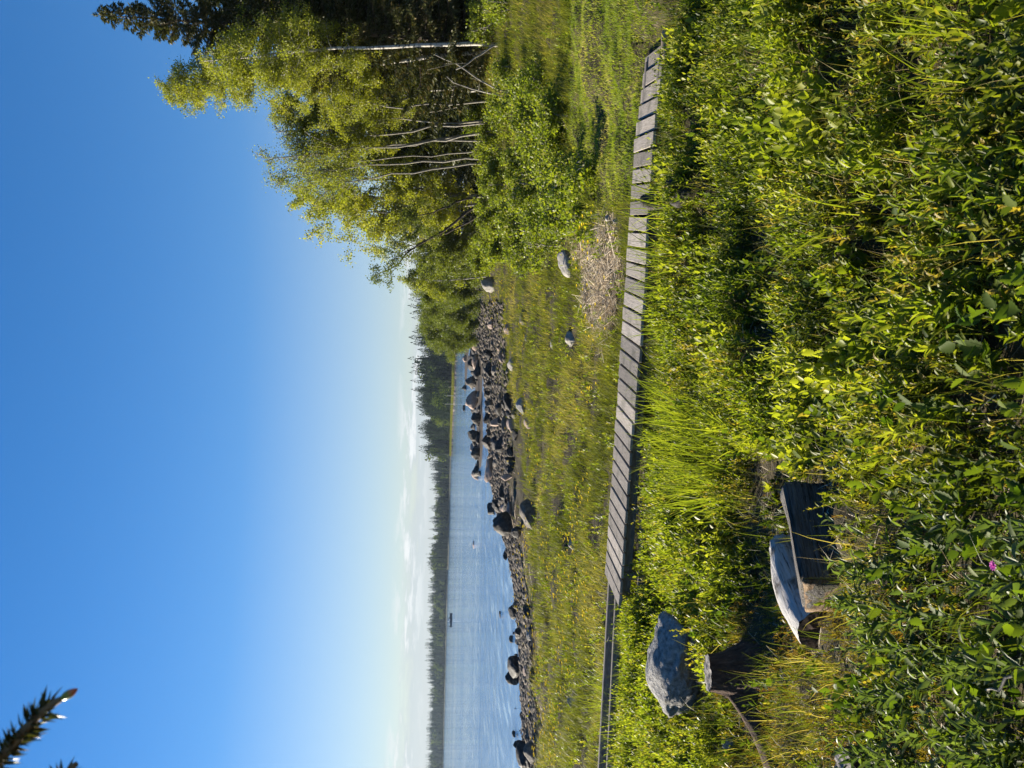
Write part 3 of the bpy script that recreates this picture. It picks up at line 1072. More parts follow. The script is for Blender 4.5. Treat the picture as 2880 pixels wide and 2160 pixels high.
for ring in range(2):
    for j in range(NR):
        k = (j + 1) % NR
        A_, B_, C_, D_ = 1 + ring * NR + j, 1 + ring * NR + k, 1 + (ring + 1) * NR + k, 1 + (ring + 1) * NR + j
        F += [(A_, B_, C_), (A_, C_, D_)]
g.add(V, F)
frame_obj(g, 'cut_end', M['endgrain_dark'], WL, mw2)


def stump(p, r0, h, roots, seed, label, tilt=(0, 0), topmat='stumptop'):
    E = empty('tree_stump', p, label, 'tree stump')
    g = Geo()
    nt_, nr_ = 34, 90
    V, F = [], []
    for i in range(nt_):
        t = i / (nt_ - 1)
        for j in range(nr_):
            a_ = 2 * math.pi * j / nr_
            r = r0 * (.94 + .45 * (1 - t) ** 1.6)
            for ang, amp, wd in roots:
                dlt = (a_ - R(ang) + math.pi) % (2 * math.pi) - math.pi
                r += amp * math.exp(-(dlt / wd) ** 2) * (1 - t) ** 2.6
            q = Vector((math.cos(a_) * 2, math.sin(a_) * 2, t * 2 + seed))
            r *= 1 + .10 * mnoise.fractal(q, 1, 2, 3) + .05 * mnoise.fractal(Vector((q.x * 5, q.y * 5, q.z * 2)), .8, 2, 4)
            z = -.08 + (h + .08) * t
            V.append((math.cos(a_) * r, math.sin(a_) * r, z + t * (tilt[0] * math.cos(a_) + tilt[1] * math.sin(a_)) * r))
    for i in range(nt_ - 1):
        for j in range(nr_):
            k = (j + 1) % nr_
            A_, B_, C_, D_ = i * nr_ + j, i * nr_ + k, (i + 1) * nr_ + k, (i + 1) * nr_ + j
            F += [(A_, B_, C_), (A_, C_, D_)]
    g.add(V, F)
    g.build('bark', M['stumpbark'], E)
    top = V[-nr_:]
    g = Geo()
    W = [(0, 0, h + .004)]
    for rr in (.35, .7, .985):
        for j, v in enumerate(top):
            W.append((v[0] * rr, v[1] * rr, h + (v[2] - h) * rr + .004 + .012 * mnoise.noise(Vector((v[0] * rr * 30, v[1] * rr * 30, seed)))))
    F = [(0, 1 + j, 1 + (j + 1) % nr_) for j in range(nr_)]
    for q in range(2):
        for j in range(nr_):
            k = (j + 1) % nr_
            A_, B_, C_, D_ = 1 + q * nr_ + j, 1 + q * nr_ + k, 1 + (q + 1) * nr_ + k, 1 + (q + 1) * nr_ + j
            F += [(A_, D_, C_), (A_, C_, B_)]
    g.add(W, F)
    g.build('cut_top', M[topmat], E)
    return E


ps = on_ground(2120 / PS, (2160 - 268) / PS)
ps.z = float(zg(ps.x, ps.y))
hs_ = at_depth(1992 / PS, (2160 - 278) / PS, ps.y).z - ps.z
stump(ps, .135, hs_, [(8, .26, .38), (203, .75, .26), (160, .18, .4), (290, .10, .5), (262, .12, .3), (335, .14, .3), (80, .2, .5)], 4.0, 'dark brown tree stump with a pale sawn top and a long root', (0.0, -.15))
p2 = on_ground(2462 / PS, 2165 / PS)
p2.z = float(zg(p2.x, p2.y))
stump(p2, .10, .14, [(200, .1, .5), (330, .08, .5)], 9.0, 'low sawn-off stump with a greyish top in the moss nearest the camera')

# ------------------------------------------------------------------ trees
def tri_rand(n):
    return nrm(RNG.normal(size=(n, 3)))


def polyline(p0, p1, n, wob, rng):
    t = np.linspace(0, 1, n)[:, None]
    P = np.asarray(p0) * (1 - t) + np.asarray(p1) * t
    w = np.cumsum(rng.normal(size=(n, 3)) * wob, axis=0)
    w -= w[0] + (w[-1] - w[0]) * t
    return P + w


def broadleaf(name, label, base, top, rad, nleaf, leaf, lmat='birchleaf', bark='bark_birch', tr=.1, lo=.2, limbs=34, droop=.5, prof=(.45, 1.0), seed=0,
              stems=None, group=None, wob=.12, tint=(.1, .8), cat='tree', elev=.7, spread=.11, skew=(0, 0), twr=.006):
    """trunk > limbs > hanging twigs > leaves; stems = extra trunk tip offsets for many-stemmed trees"""
    rng = np.random.default_rng(seed + 1000)
    base, top = np.array(base, float), np.array(top, float)
    E = empty(name, base, label, cat, group)
    gt, gl = Geo(), Geo()
    H = top[2] - base[2]
    tips = [top] if not stems else [top] + [np.array(s_, float) for s_ in stems]
    tw_a, tw_b, wts = [], [], []
    for si, tp in enumerate(tips):
        b0 = base + (rng.normal(size=3) * [.25, .25, 0] if si else 0)
        b0[2] = float(zg(b0[0], b0[1])) - .1
        P = polyline(b0, tp, 12, wob, rng)
        rr = tr * (1 - np.linspace(0, 1, 12)) ** .8 * (1 if si == 0 else .75) + .012
        tube(gt, P, rr, 7)
        for k in range(max(3, int(limbs / len(tips)))):
            t = lo + (1 - lo) * rng.random() ** .9 * .985
            f = t * 11
            i0 = min(10, int(f))
            p = P[i0] + (P[i0 + 1] - P[i0]) * (f - i0)
            tt = (t - lo) / (1 - lo)
            pk = prof[0]
            pr = (max(tt, .02) / pk) ** .5 if tt < pk else max(0.05, (1 - tt) / (1 - pk)) ** prof[1] * .75 + .25
            L = rad * pr * rng.uniform(.65, 1.1)
            az = rng.uniform(0, 2 * np.pi)
            el = elev * rng.uniform(.5, 1.3)
            d = np.array([math.cos(az) * math.cos(el) + skew[0], math.sin(az) * math.cos(el) + skew[1], math.sin(el)])
            s_ = np.linspace(0, 1, 6)[:, None]
            Q = p + d * L * s_ + np.array([0, 0, -1]) * droop * L * s_ ** 2.2 * .6 + np.cumsum(rng.normal(size=(6, 3)) * .03 * L, 0) * s_
            tube(gt, Q, np.linspace(max(twr, rr[i0] * .35), twr * .65, 6), 4, cap=False)
            for q in range(6):
                f2 = rng.uniform(.25, 1) * 5
                j0 = min(4, int(f2))
                a_ = Q[j0] + (Q[j0 + 1] - Q[j0]) * (f2 - j0)
                dd = nrm(rng.normal(size=3) * .8 + d * .7 + np.array([0, 0, -droop * 1.2]))
                b_ = a_ + dd * L * rng.uniform(.22, .5)
                if q < 3:
                    tube(gt, np.stack([a_, (a_ + b_) / 2 + [0, 0, .03 * L], b_]), [twr, twr * .65, twr * .35], 3, cap=False)
                tw_a.append(a_)
                tw_b.append(b_)
                wts.append(np.linalg.norm(b_ - a_) + .1)
    tw_a, tw_b, wts = np.array(tw_a), np.array(tw_b), np.array(wts)
    gt.V = [v - base for v in gt.V]
    gt.build('trunk', M[bark], E)
    clump = rng.uniform(.1, 1.9, len(wts)) ** 1.2 * np.clip(wts / .5, .3, 1)
    idx = rng.choice(len(wts), nleaf, p=wts * clump / (wts * clump).sum())
    u = rng.random(nleaf)[:, None]
    C = tw_a[idx] * (1 - u) + tw_b[idx] * u + rng.normal(size=(nleaf, 3)) * spread
    C[:, 2] -= np.abs(rng.normal(size=nleaf)) * spread * .6
    D = nrm(rng.normal(size=(nleaf, 3)) + [0, 0, -.5])
    N = nrm(rng.normal(size=(nleaf, 3)) + [0, 0, .5])
    tc_ = np.clip(tint[0] + (tint[1] - tint[0]) * (.5 * rng.random(nleaf) + .5 * rng.random(len(wts))[idx]), 0, 1)
    ls = leaf * rng.uniform(.7, 1.3, nleaf)
    leaves(gl, C - base, D, N, ls, ls * .72, tc_)
    gl.build('crown', M[lmat], E)
    return E


def spruce(name, label, base, H, rmax, seed, lo=.04, dens=1.0, tint=(0, .6), group=None, card=.24, gap=.42, top_open=.0, parent_only=False, az_rng=None):
    rng = np.random.default_rng(seed + 5000)
    base = np.array(base, float)
    E = empty(name, base, label, 'tree', group)
    gt, gl = Geo(), Geo()
    lean = rng.normal(size=2) * .004 * H
    P = np.stack([lean[0] * np.linspace(0, 1, 10) ** 2, lean[1] * np.linspace(0, 1, 10) ** 2, np.linspace(-.2, H, 10)], 1)
    tube(gt, P, np.linspace(.013 * H, .005, 10), 7)
    z = lo * H
    C, D, N, Ls, Ws, Ts = [], [], [], [], [], []
    while z < H * .985:
        t = z / H
        r = rmax * (1 - t) ** (1.05 if gap < .35 else .85) * (1 if t > .12 else .75) + .12
        nb = rng.integers(5, 8) if t < .85 else 4
        a0 = rng.uniform(0, 6.28)
        for k in range(nb):
            az = a0 + k * 2 * np.pi / nb + rng.normal() * .2
            if az_rng is not None:
                az = rng.uniform(*az_rng)
            L = r * rng.uniform(.65, 1.15)
            el0 = .45 * t + .05 - .35 * (1 - t)
            s_ = np.linspace(0, 1, 7)[:, None]
            out = np.array([math.cos(az), math.sin(az), 0])
            sd_ = np.array([-out[1], out[0], 0])
            zc = np.interp(z / H, np.linspace(0, 1, 10), P[:, 0]), np.interp(z / H, np.linspace(0, 1, 10), P[:, 1])
            Q = np.array([zc[0], zc[1], z + rng.normal() * .08]) + out * L * s_ + np.array([0, 0, 1]) * L * (math.tan(el0) * s_ + .22 * s_ ** 3)
            Q = Q + np.cumsum(rng.normal(size=Q.shape) * .018 * L, 0)
            tube(gt, Q, np.linspace(.004 * H * (1 - t) ** .5 * .4 + .006, .004, 7), 3, cap=False)
            m_ = max(6, int(dens * L / .022))
            u = rng.random(m_) ** .75
            f = u * 6
            j0 = np.minimum(5, f.astype(int))
            pt = Q[j0] + (Q[j0 + 1] - Q[j0]) * (f - j0)[:, None]
            sgn = rng.choice([-1, 1], m_)
            lat = rng.random(m_) * .28 * L * (1 - u * .75)
            pt = pt + sd_ * (sgn * lat)[:, None] + np.array([0, 0, -1]) * (lat * .35 + rng.random(m_) * .10)[:, None]
            dd = out * rng.uniform(.4, 1, m_)[:, None] + sd_ * (sgn * rng.uniform(.1, .9, m_))[:, None] + np.array([0, 0, 1]) * rng.normal(-.28, .35, m_)[:, None]
            C.append(pt)
            D.append(dd)
            N.append(rng.normal(size=(m_, 3)) * .6 + [0, 0, 1])
            Ls.append(card * rng.uniform(.6, 1.3, m_))
            Ts.append(tint[0] + (tint[1] - tint[0]) * rng.random(m_))
        z += gap * rng.uniform(.7, 1.2) * (1 if t < .8 else .7)
    C.append(P[-1] - np.stack([np.zeros(70), np.zeros(70), rng.random(70) * .06 * H], 1))
    D.append(np.stack([rng.normal(size=70) * .6, rng.normal(size=70) * .6, np.ones(70)], 1))
    N.append(rng.normal(size=(70, 3)))
    Ls.append(np.full(70, card * .8))
    Ts.append(np.full(70, tint[1] * .6))
    Ls = np.concatenate(Ls)
    gt.build('trunk', M['bark_dark'], E)
    leaves(gl, np.concatenate(C), np.concatenate(D), np.concatenate(N), Ls, Ls * .34, np.concatenate(Ts))
    gl.build('crown', M['needle'], E)
    return E


def foot(ix, iy, D):
    p = at_depth(ix, iy, D)
    return np.array([p.x, p.y, float(zg(p.x, p.y)) - .05])


def tip(ix, iy, D):
    return np.array(at_depth(ix, iy, D))


# front spruce with its tip against the sky
t_ = tip(203, 38, 30)
b = np.array([t_[0], t_[1], float(zg(t_[0], t_[1]))])
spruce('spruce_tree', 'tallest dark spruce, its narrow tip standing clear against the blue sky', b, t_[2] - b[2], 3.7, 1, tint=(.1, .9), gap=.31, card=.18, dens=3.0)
b = foot(1060, -70, 31)
spruce('spruce_tree', 'dark spruce right of the tallest one, mostly outside the picture', b, 13.5, 2.8, 2, group=None)
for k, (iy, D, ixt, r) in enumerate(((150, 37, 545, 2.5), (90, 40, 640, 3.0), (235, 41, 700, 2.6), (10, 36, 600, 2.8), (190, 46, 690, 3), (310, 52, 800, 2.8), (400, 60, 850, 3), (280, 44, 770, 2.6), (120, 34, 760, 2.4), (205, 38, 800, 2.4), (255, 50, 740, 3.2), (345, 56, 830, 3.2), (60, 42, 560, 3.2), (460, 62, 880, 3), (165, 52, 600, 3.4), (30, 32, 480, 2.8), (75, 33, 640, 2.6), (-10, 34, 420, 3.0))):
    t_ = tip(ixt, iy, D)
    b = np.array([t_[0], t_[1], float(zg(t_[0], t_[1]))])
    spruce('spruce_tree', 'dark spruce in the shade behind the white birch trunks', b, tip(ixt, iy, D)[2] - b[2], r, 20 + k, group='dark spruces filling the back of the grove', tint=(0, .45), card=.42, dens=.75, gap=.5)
b = foot(1030, 492, 66)
spruce('spruce_tree', 'small spruce whose dark top peeps out behind the round bright crown', b, tip(775, 490, 66)[2] - b[2], 2.2, 40, card=.4, dens=.6, gap=.6, tint=(.2, .8))

# birches
broadleaf('birch_tree', 'birch with the longest white trunk, rising in front of the tallest spruce', foot(1045, 95, 28), tip(440, 132, 28), 2.0, 19000, .062, tr=.068, lo=.45, limbs=50, seed=1, wob=.06, tint=(.1, .8))
broadleaf('birch_tree', 'slender birch leaning away behind the longest white trunk, with the highest leafy crown', foot(1045, 110, 30), tip(352, 192, 30), 2.9, 68000, .06, tr=.065, lo=.34, limbs=100, seed=52, wob=.05, tint=(.2, .95), prof=(.15, 1.0), spread=.08)
broadleaf('birch_tree', 'leafy birch filling the gap between the white trunks and the thin grey stems', foot(1040, 190, 33), tip(590, 240, 33), 2.2, 54000, .06, tr=.05, lo=.25, limbs=50, seed=3, tint=(.1, .9))
for k, (iy, tx, ty, D, n, lab) in enumerate(((248, 690, 262, 38, 3000, 'first of the thin grey stemmed aspens, nearest the birches'),
                                          (262, 596, 285, 38, 3200, 'thin grey stemmed aspen with a sparse top, second from the birches'),
                                          (274, 640, 318, 38, 3200, 'curving grey stemmed aspen in the middle of the sparse clump'),
                                          (288, 566, 342, 38, 3600, 'tallest of the sparse aspens, its thin twigs reaching into the sky'),
                                          (335, 590, 392, 39, 5200, 'pale stemmed aspen standing apart left of the sparse clump'),
                                          (352, 640, 408, 40, 3600, 'dark stemmed aspen with bare twigs beside the round bright crown'))):
    broadleaf('aspen_tree', lab, foot(1015, iy, D - 5), tip(tx, ty, D - 5), 1.5, n, .065, lmat='birchleaf', bark='bark_grey', tr=.042, lo=.62, limbs=30, seed=10 + k, wob=.09, droop=.1, elev=1.0, tint=(.1, .7), twr=.013, spread=.14)
for k, (iy, tx, ty, D) in enumerate(((215, 700, 232, 31), (300, 655, 322, 33), (318, 650, 352, 37), (228, 640, 258, 35))):
    broadleaf('aspen_tree', 'very thin pale aspen stem squeezed between its thicker grey neighbours', foot(1015, iy, D), tip(tx, ty, D), 1.0, 1300, .065, bark='bark_grey', tr=.032, lo=.66, limbs=16, seed=110 + k, wob=.08, droop=.1, elev=1.0, twr=.012, spread=.12, group='thin aspen stems of the grove')
broadleaf('aspen_tree', 'full leafy aspen behind the thin grey stems', foot(1020, 300, 44), tip(700, 310, 44), 3.2, 44000, .10, bark='bark_grey', lo=.08, limbs=60, seed=17, tint=(.2, .9))
broadleaf('willow_tree', 'round bright yellow-green crown, widest tree at the left of the grove', foot(1030, 425, 46), tip(650, 432, 46), 3.6, 52000, .11, lmat='willowleaf', bark='bark_grey', tr=.12, lo=.08, limbs=110, seed=18, tint=(.25, 1), prof=(.55, .55), droop=.3, spread=.13,
          stems=[tip(720, 475, 46), tip(720, 385, 46)])
broadleaf('alder_tree', 'arching alder with dark bent stems and a sparse twiggy top reaching left', foot(1040, 405, 40), tip(805, 596, 41), 1.9, 5200, .09, lmat='alderleaf', bark='bark_dark', tr=.075, lo=.5, limbs=34, seed=19, wob=.1, droop=.1, stems=[tip(885, 468, 40), tip(850, 560, 41)])
broadleaf('alder_tree', 'dense green alder left of the arching bent stems', foot(1045, 530, 52), tip(868, 530, 52), 2.6, 26000, .11, lmat='alderleaf', bark='bark_grey', tr=.08, lo=.05, limbs=70, seed=20, tint=(.2, 1), droop=.2, stems=[tip(900, 500, 52), tip(890, 565, 52)])
broadleaf('birch_tree', 'thin young birch with a white stem among the alders', foot(1042, 597, 56), tip(862, 606, 56), 1.5, 6000, .10, tr=.05, lo=.3, limbs=26, seed=21)
for k, (iy, tx, D, r, n, lab) in enumerate(((625, 898, 66, 2.6, 20000, 'tall willow shrub right of the stony far strip'),
                                            (665, 905, 74, 2.8, 20000, 'willow shrub in the middle of the shrubs at the water'),
                                            (705, 908, 80, 2.8, 20000, 'yellowish willow shrub at the water'),
                                            (738, 925, 82, 2.2, 13000, 'last willow shrub, hanging over the water'),
                                            (585, 905, 60, 2.5, 18000, 'green willow shrub beside the thin young birch'))):
    D_ = D
    bb = foot(1020, iy, D_)
    broadleaf('willow_shrub', lab, bb, tip(tx, iy, D_), r, int(n * 1.9), .105, lmat='alderleaf', bark='bark_grey', tr=.05, lo=.04, limbs=50, seed=30 + k, tint=(.05, .8), cat='shrub', droop=.25, spread=.2,
              stems=[tip(tx + 14, iy + 18, D_), tip(tx + 14, iy - 18, D_)])

# leaning dead stems in the dark of the grove
for k, (xa, ya, xb, yb, D, lab) in enumerate(((940, 118, 1035, 195, 27.5, 'bare pale branch slanting down below the longest white trunk'), (985, 150, 1035, 85, 27, 'thin dead branch crossing the slanting pale one'), (965, 165, 1040, 205, 28.5, 'grey dead branch propped in the shade of the grove'))):
    pa, pb = np.array(at_depth(xa, ya, D)), np.array(at_depth(xb, yb, D))
    pb[2] = float(zg(pb[0], pb[1]))
    g = Geo()
    P = polyline(pa, pb, 8, .05, np.random.default_rng(k))
    tube(g, P, np.linspace(.02, .035, 8), 5)
    for q in (2, 4, 5):
        tube(g, np.stack([P[q], P[q] + RNG.normal(size=3) * [.3, .2, .3] + [0, 0, .3]]), [.012, .004], 4)
    tag(g.build('dead_branch', M['bark_grey'], origin=pb), lab, 'branch')

# bushes along the bank and below the trees
BUSH = [(1080, 20, 24, .9), (1075, 150, 25, .8), (1090, 215, 22, 1.0), (1065, 235, 27, .9), (1100, 285, 20, 1.0), (1120, 180, 18.5, .8), (1045, 320, 33, 1.3), (1060, 390, 30, 1.3), (1050, 440, 34, 1.5), (1090, 350, 24, 1.0),
        (1110, 420, 22, 1.1), (1140, 370, 18, .9), (1160, 440, 17, .9), (1180, 480, 15.5, .8), (1130, 500, 19, 1.0), (1090, 480, 24, 1.2), (1060, 510, 36, 1.6), (1075, 550, 33, 1.3), (1105, 545, 24, .9), (1200, 420, 14.5, .7),
        (1050, 560, 46, 1.8), (1225, 460, 13.2, .6), (1050, 60, 27.5, 1.0), (1045, 270, 34, 1.3), (1245, 400, 12.6, .55), (1150, 290, 16.5, .7), (1165, 240, 15.8, .6)]
bushes = []
for k, (ix, iy, D, h) in enumerate(BUSH):
    b = foot(ix, iy, D)
    n = int(2600 * h * h * (1 if D < 25 else .8)) + 700
    broadleaf('leafy_bush', 'low leafy green bush on the bank between the mown path and the grove', b, b + np.array([RNG.normal() * .1, 0, h]), h * .85, n, .055 + D * .0009, lmat='shrubleaf', bark='bark_grey', tr=.016, lo=.05, limbs=22,
              seed=60 + k, cat='bush', group='leafy bushes on the bank', droop=.15, spread=.09, tint=(0, .95), wob=.03, stems=[b + RNG.normal(size=3) * [.4, .4, .05] * h + [0, 0, h * .85] for _ in range(3)])

# ------------------------------------------------------------------ far shores
def far_wood(name, spots, label, seed):
    rng = np.random.default_rng(seed)
    g = Geo()
    for (x, y, z0, H, kind) in spots:
        D_ = math.hypot(x, y)
        if kind == 0:
            m_ = 230
            t = rng.random(m_) ** .8
            r = (1 - t) ** .9 * H * .17 + .25
            az = rng.uniform(0, 6.28, m_)
            rr = r * rng.uniform(.5, 1, m_)
            C = np.stack([x + np.cos(az) * rr, y + np.sin(az) * rr, z0 + H * (.08 + .92 * t)], 1)
            D = np.stack([np.cos(az), np.sin(az), rng.normal(-.25, .25, m_)], 1)
            N = np.stack([np.cos(az) * .2, np.sin(az) * .2, np.ones(m_)], 1) + rng.normal(size=(m_, 3)) * .4
            L = .09 * H * (1.15 - t) + .35
            T = np.clip(rng.uniform(0, .45) + rng.random(m_) * .25, 0, 1)
            th_ = np.linspace(0, 6.28, 7)[:6]
            g.add(np.vstack([np.stack([x + np.cos(th_) * H * .115, y + np.sin(th_) * H * .115, np.full(6, z0 + H * .05)], 1), [[x, y, z0 + H * .9]]]), [(q_, (q_ + 1) % 6, 6) for q_ in range(6)], .1)
            leaves(g, C, D, N, L, L * .55, T)
            tp = np.array([[x, y, z0 + H - .5]] * 3)
            leaves(g, tp, np.array([[.05, 0, 1], [-.05, .05, 1], [0, -.05, 1]]), rng.normal(size=(3, 3)), 1.6, .4, .3)
        else:
            m_ = 260
            v = nrm(rng.normal(size=(m_, 3)))
            cc = rng.normal(size=(6, 3)) * [.13, .13, .16] * H
            v = v * rng.uniform(.5, 1, m_)[:, None] * np.array([.17, .17, .24]) * H + cc[rng.integers(0, 6, m_)]
            C = v + [x, y, z0 + H * .56]
            C[:, 2] = np.maximum(C[:, 2], z0 + .5)
            T = np.clip(rng.uniform(.45, .95) + rng.normal(size=m_) * .1, 0, 1)
            g.add(PV * np.array([.15, .15, .27]) * H + [x, y, z0 + H * .5], PF, .45)
            leaves(g, C, rng.normal(size=(m_, 3)), rng.normal(size=(m_, 3)), .11 * H, .085 * H, T)
        g.add([(x - .15, y, z0 - .5), (x + .15, y, z0 - .5), (x, y, z0 + H * .7)], [(0, 1, 2)], 0.1)
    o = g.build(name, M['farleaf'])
    return tag(o, label, 'forest', kind='stuff')


def shore_pts(pts, n):
    """shoreline through picture points (ix,iy) at water level -> world points"""
    W = np.array([hit(a_, b_, 0.0)[:] for a_, b_ in pts])[:, :2]
    s = np.concatenate([[0], np.cumsum(np.linalg.norm(np.diff(W, axis=0), axis=1))])
    q = np.linspace(0, s[-1], n)
    return np.stack([np.interp(q, s, W[:, 0]), np.interp(q, s, W[:, 1])], 1)


def bank(name, W, depth, h, mat, label, lip=2.0):
    g = Geo()
    n = len(W)
    away = nrm(W)
    rows = [(0, -.3), (lip, .35), (lip * 3, .8), (depth, h)]
    V = []
    for d_, z in rows:
        q = W + away * d_
        V.append(np.concatenate([q, np.full((n, 1), z)], 1))
    V = np.concatenate(V)
    F = []
    for k in range(len(rows) - 1):
        for i in range(n - 1):
            a_ = k * n + i
            F += [(a_, a_ + 1, a_ + n + 1), (a_, a_ + n + 1, a_ + n)]
    g.add(V, F)
    return tag(g.build(name, mat), label, 'shore', kind='structure')


M['reed'] = solid('reed_bank', [(.3, (.10, .12, .03)), (.7, (.20, .20, .07))], .3, .95, bstr=0)
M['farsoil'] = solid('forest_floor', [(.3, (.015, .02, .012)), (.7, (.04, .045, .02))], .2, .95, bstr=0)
sets = (
    ('near', [(989, 560), (988, 630), (986.5, 690), (985.5, 760), (983, 840), (979.5, 900), (977.5, 945), (976.5, 985)], 120, 4.5, 60, .72, 20.5, 1),
    ('mid', [(976.0, 900), (974.6, 960), (972.6, 1040), (971, 1110), (969.6, 1180), (968.3, 1230)], 150, 6, 46, .5, 18.0, 2),
    ('left', [(968.2, 1190), (966.0, 1290), (963.3, 1400), (961.0, 1500), (958.6, 1600), (956.6, 1690), (954.2, 1800)], 200, 8, 60, .35, 22.0, 3))
for nm, pts, dep, hh, n, con, H, sd_ in sets:
    W = shore_pts(pts, n)
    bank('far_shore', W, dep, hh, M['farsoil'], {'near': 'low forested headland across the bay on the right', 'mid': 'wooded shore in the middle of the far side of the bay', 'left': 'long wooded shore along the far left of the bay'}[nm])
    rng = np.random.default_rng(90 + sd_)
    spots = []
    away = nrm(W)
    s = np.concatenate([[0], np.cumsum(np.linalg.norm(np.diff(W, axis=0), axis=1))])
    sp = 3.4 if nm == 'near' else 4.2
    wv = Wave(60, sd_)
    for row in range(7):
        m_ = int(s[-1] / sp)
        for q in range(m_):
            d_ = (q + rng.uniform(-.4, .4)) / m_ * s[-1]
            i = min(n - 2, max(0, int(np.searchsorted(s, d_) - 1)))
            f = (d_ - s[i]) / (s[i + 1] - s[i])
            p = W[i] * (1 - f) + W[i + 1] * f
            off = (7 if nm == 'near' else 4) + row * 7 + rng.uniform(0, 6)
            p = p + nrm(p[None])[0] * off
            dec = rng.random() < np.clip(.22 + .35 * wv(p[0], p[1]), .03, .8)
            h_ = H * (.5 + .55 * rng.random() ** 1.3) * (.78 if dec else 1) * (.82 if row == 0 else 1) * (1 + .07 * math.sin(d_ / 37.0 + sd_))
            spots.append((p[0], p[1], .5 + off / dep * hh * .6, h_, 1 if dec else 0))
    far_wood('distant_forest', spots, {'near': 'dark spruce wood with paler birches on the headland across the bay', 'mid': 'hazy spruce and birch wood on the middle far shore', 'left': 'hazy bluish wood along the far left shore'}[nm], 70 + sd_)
# reed fringe and stones of the headland
W = shore_pts([(987.2, 690), (986.2, 760), (983.6, 840), (980.0, 900), (978, 945), (976.8, 985)], 60)
away = nrm(W)
g = Geo()
n = 16000
i = RNG.integers(0, 59, n)
f = RNG.random(n)[:, None]
p = W[i] * (1 - f) + W[i + 1] * f + away[i] * RNG.uniform(2.5, 8, n)[:, None]
P = np.concatenate([p, np.full((n, 1), .35)], 1)
blades(g, P, RNG.uniform(.9, 1.8, n), .25, RNG.normal(size=(n, 2)) * .15, RNG.uniform(-.5, .5, n), RNG.uniform(.2, .8, n), 2)
tag(g.build('reeds', M['meadow']), 'pale green reed fringe in front of the headland wood', 'reeds', kind='stuff')
g = Geo()
for k in range(420):
    i = random.randrange(59)
    q = W[i] + (W[i + 1] - W[i]) * random.random() + away[i] * random.uniform(-2.5, 2.2)
    s_ = random.uniform(.2, .75)
    g.add(PV * [s_ * 1.3, s_, s_ * .8] + [q[0], q[1], .2], PF, random.random())
tag(g.build('shore_rubble', M['pebble']), 'line of stones along the waterline of the headland', 'stones', kind='stuff')
# thin pale trunks at the edge of the headland wood
for k, (iy, x0) in enumerate(((797, 962), (812, 950), (825, 955), (836, 958), (855, 960), (873, 963))):
    w0 = hit(979.5, iy, .9)
    q = Vector((w0.x, w0.y, 0)).normalized() * 7
    base = np.array([w0.x + q.x, w0.y + q.y, .8])
    g = Geo()
    hgt = 4.5 + k % 3
    tube(g, np.stack([base, base + [0, 0, hgt * .5], base + [.3, 0, hgt]]), [.13, .11, .05], 5)
    E = empty('birch_tree', base, 'pale thin birch trunk at the front edge of the headland wood', 'tree', 'pale trunks before the headland wood')
    g.V = [v - base for v in g.V]
    g.build('trunk', M['bark_birch'], E)
    g = Geo()
    C = RNG.normal(size=(90, 3)) * [1.0, 1.0, 1.6] + [0, 0, hgt]
    leaves(g, C, RNG.normal(size=(90, 3)), RNG.normal(size=(90, 3)), 1.1, .8, RNG.uniform(.4, .9, 90))
    g.build('crown', M['farleaf'], E)

# ------------------------------------------------------------------ motor boat
pb_ = hit(975.8, 1339, 0)
HB = pb_.y
boat = empty('motor_boat', (pb_.x, pb_.y, 0), 'small dark motor boat with two people aboard, far out on the bay', 'boat')
LB = 38 / FPX * HB
g = Geo()
st_n, sc_n = 13, 9
V = []
for i in range(st_n):
    t = i / (st_n - 1)
    hw = LB * .155 * (1 - max(0, (t - .45) / .55) ** 2.2) + .02
    zt = .62 + .28 * t ** 2
    zb_ = -.25 + .45 * max(0, t - .75) ** 1.5 * 4
    for j in range(sc_n):
        a_ = math.pi * j / (sc_n - 1)
        c_ = math.cos(a_)
        V.append((LB * (t - .5), hw * c_ * (1 - .25 * math.sin(a_) ** 4), zt - (zt - zb_) * math.sin(a_) ** .6))
F = []
for i in range(st_n - 1):
    for j in range(sc_n - 1):
        a_ = i * sc_n + j
        F += [(a_, a_ + 1, a_ + sc_n + 1), (a_, a_ + sc_n + 1, a_ + sc_n)]
for j in range(1, sc_n - 1):
    F.append((0, j + 1, j))
g.add(V, F)
fl = [(LB * (t - .5), s_ * (LB * .15 * (1 - max(0, (t - .45) / .55) ** 2.2)), .35) for t in np.linspace(.01, .95, 8) for s_ in (1, -1)]
g.add(fl, [(2 * k, 2 * k + 1, 2 * k + 3) for k in range(7)] + [(2 * k, 2 * k + 3, 2 * k + 2) for k in range(7)])
M['hull'] = solid('dark_hull', [(0, (.02, .03, .04)), (1, (.035, .045, .06))], 2, .35, bstr=0, spec=.5)
M['boatwhite'] = solid('white_paint', [(0, (.72, .72, .70)), (1, (.8, .8, .78))], 2, .4, bstr=0, spec=.5)
M['glassy'] = solid('dark_screen', [(0, (.05, .06, .07)), (1, (.08, .09, .1))], 2, .1, bstr=0, spec=.6)
g.build('hull', M['hull'], boat)
g = Geo()
box(g, (LB * .02, 0, .72), (LB * .06, 0, 0), (0, LB * .08, 0), (-.05, 0, .38), .5, .05)
con = g.build('console', M['boatwhite'], boat)
g = Geo()
box(g, (LB * .065, 0, 1.32), (.02, 0, 0), (0, LB * .075, 0), (-.12, 0, .24), .5, .01)
g.build('windscreen', M['glassy'], con)
g = Geo()
box(g, (-LB * .49, 0, .72), (.22, 0, 0), (0, .2, 0), (0, 0, .35), .5, .06)
box(g, (-LB * .49, 0, .15), (.1, 0, 0), (0, .08, 0), (0, 0, .35), .5, .02)
g.build('outboard_motor', M['hull'], boat)


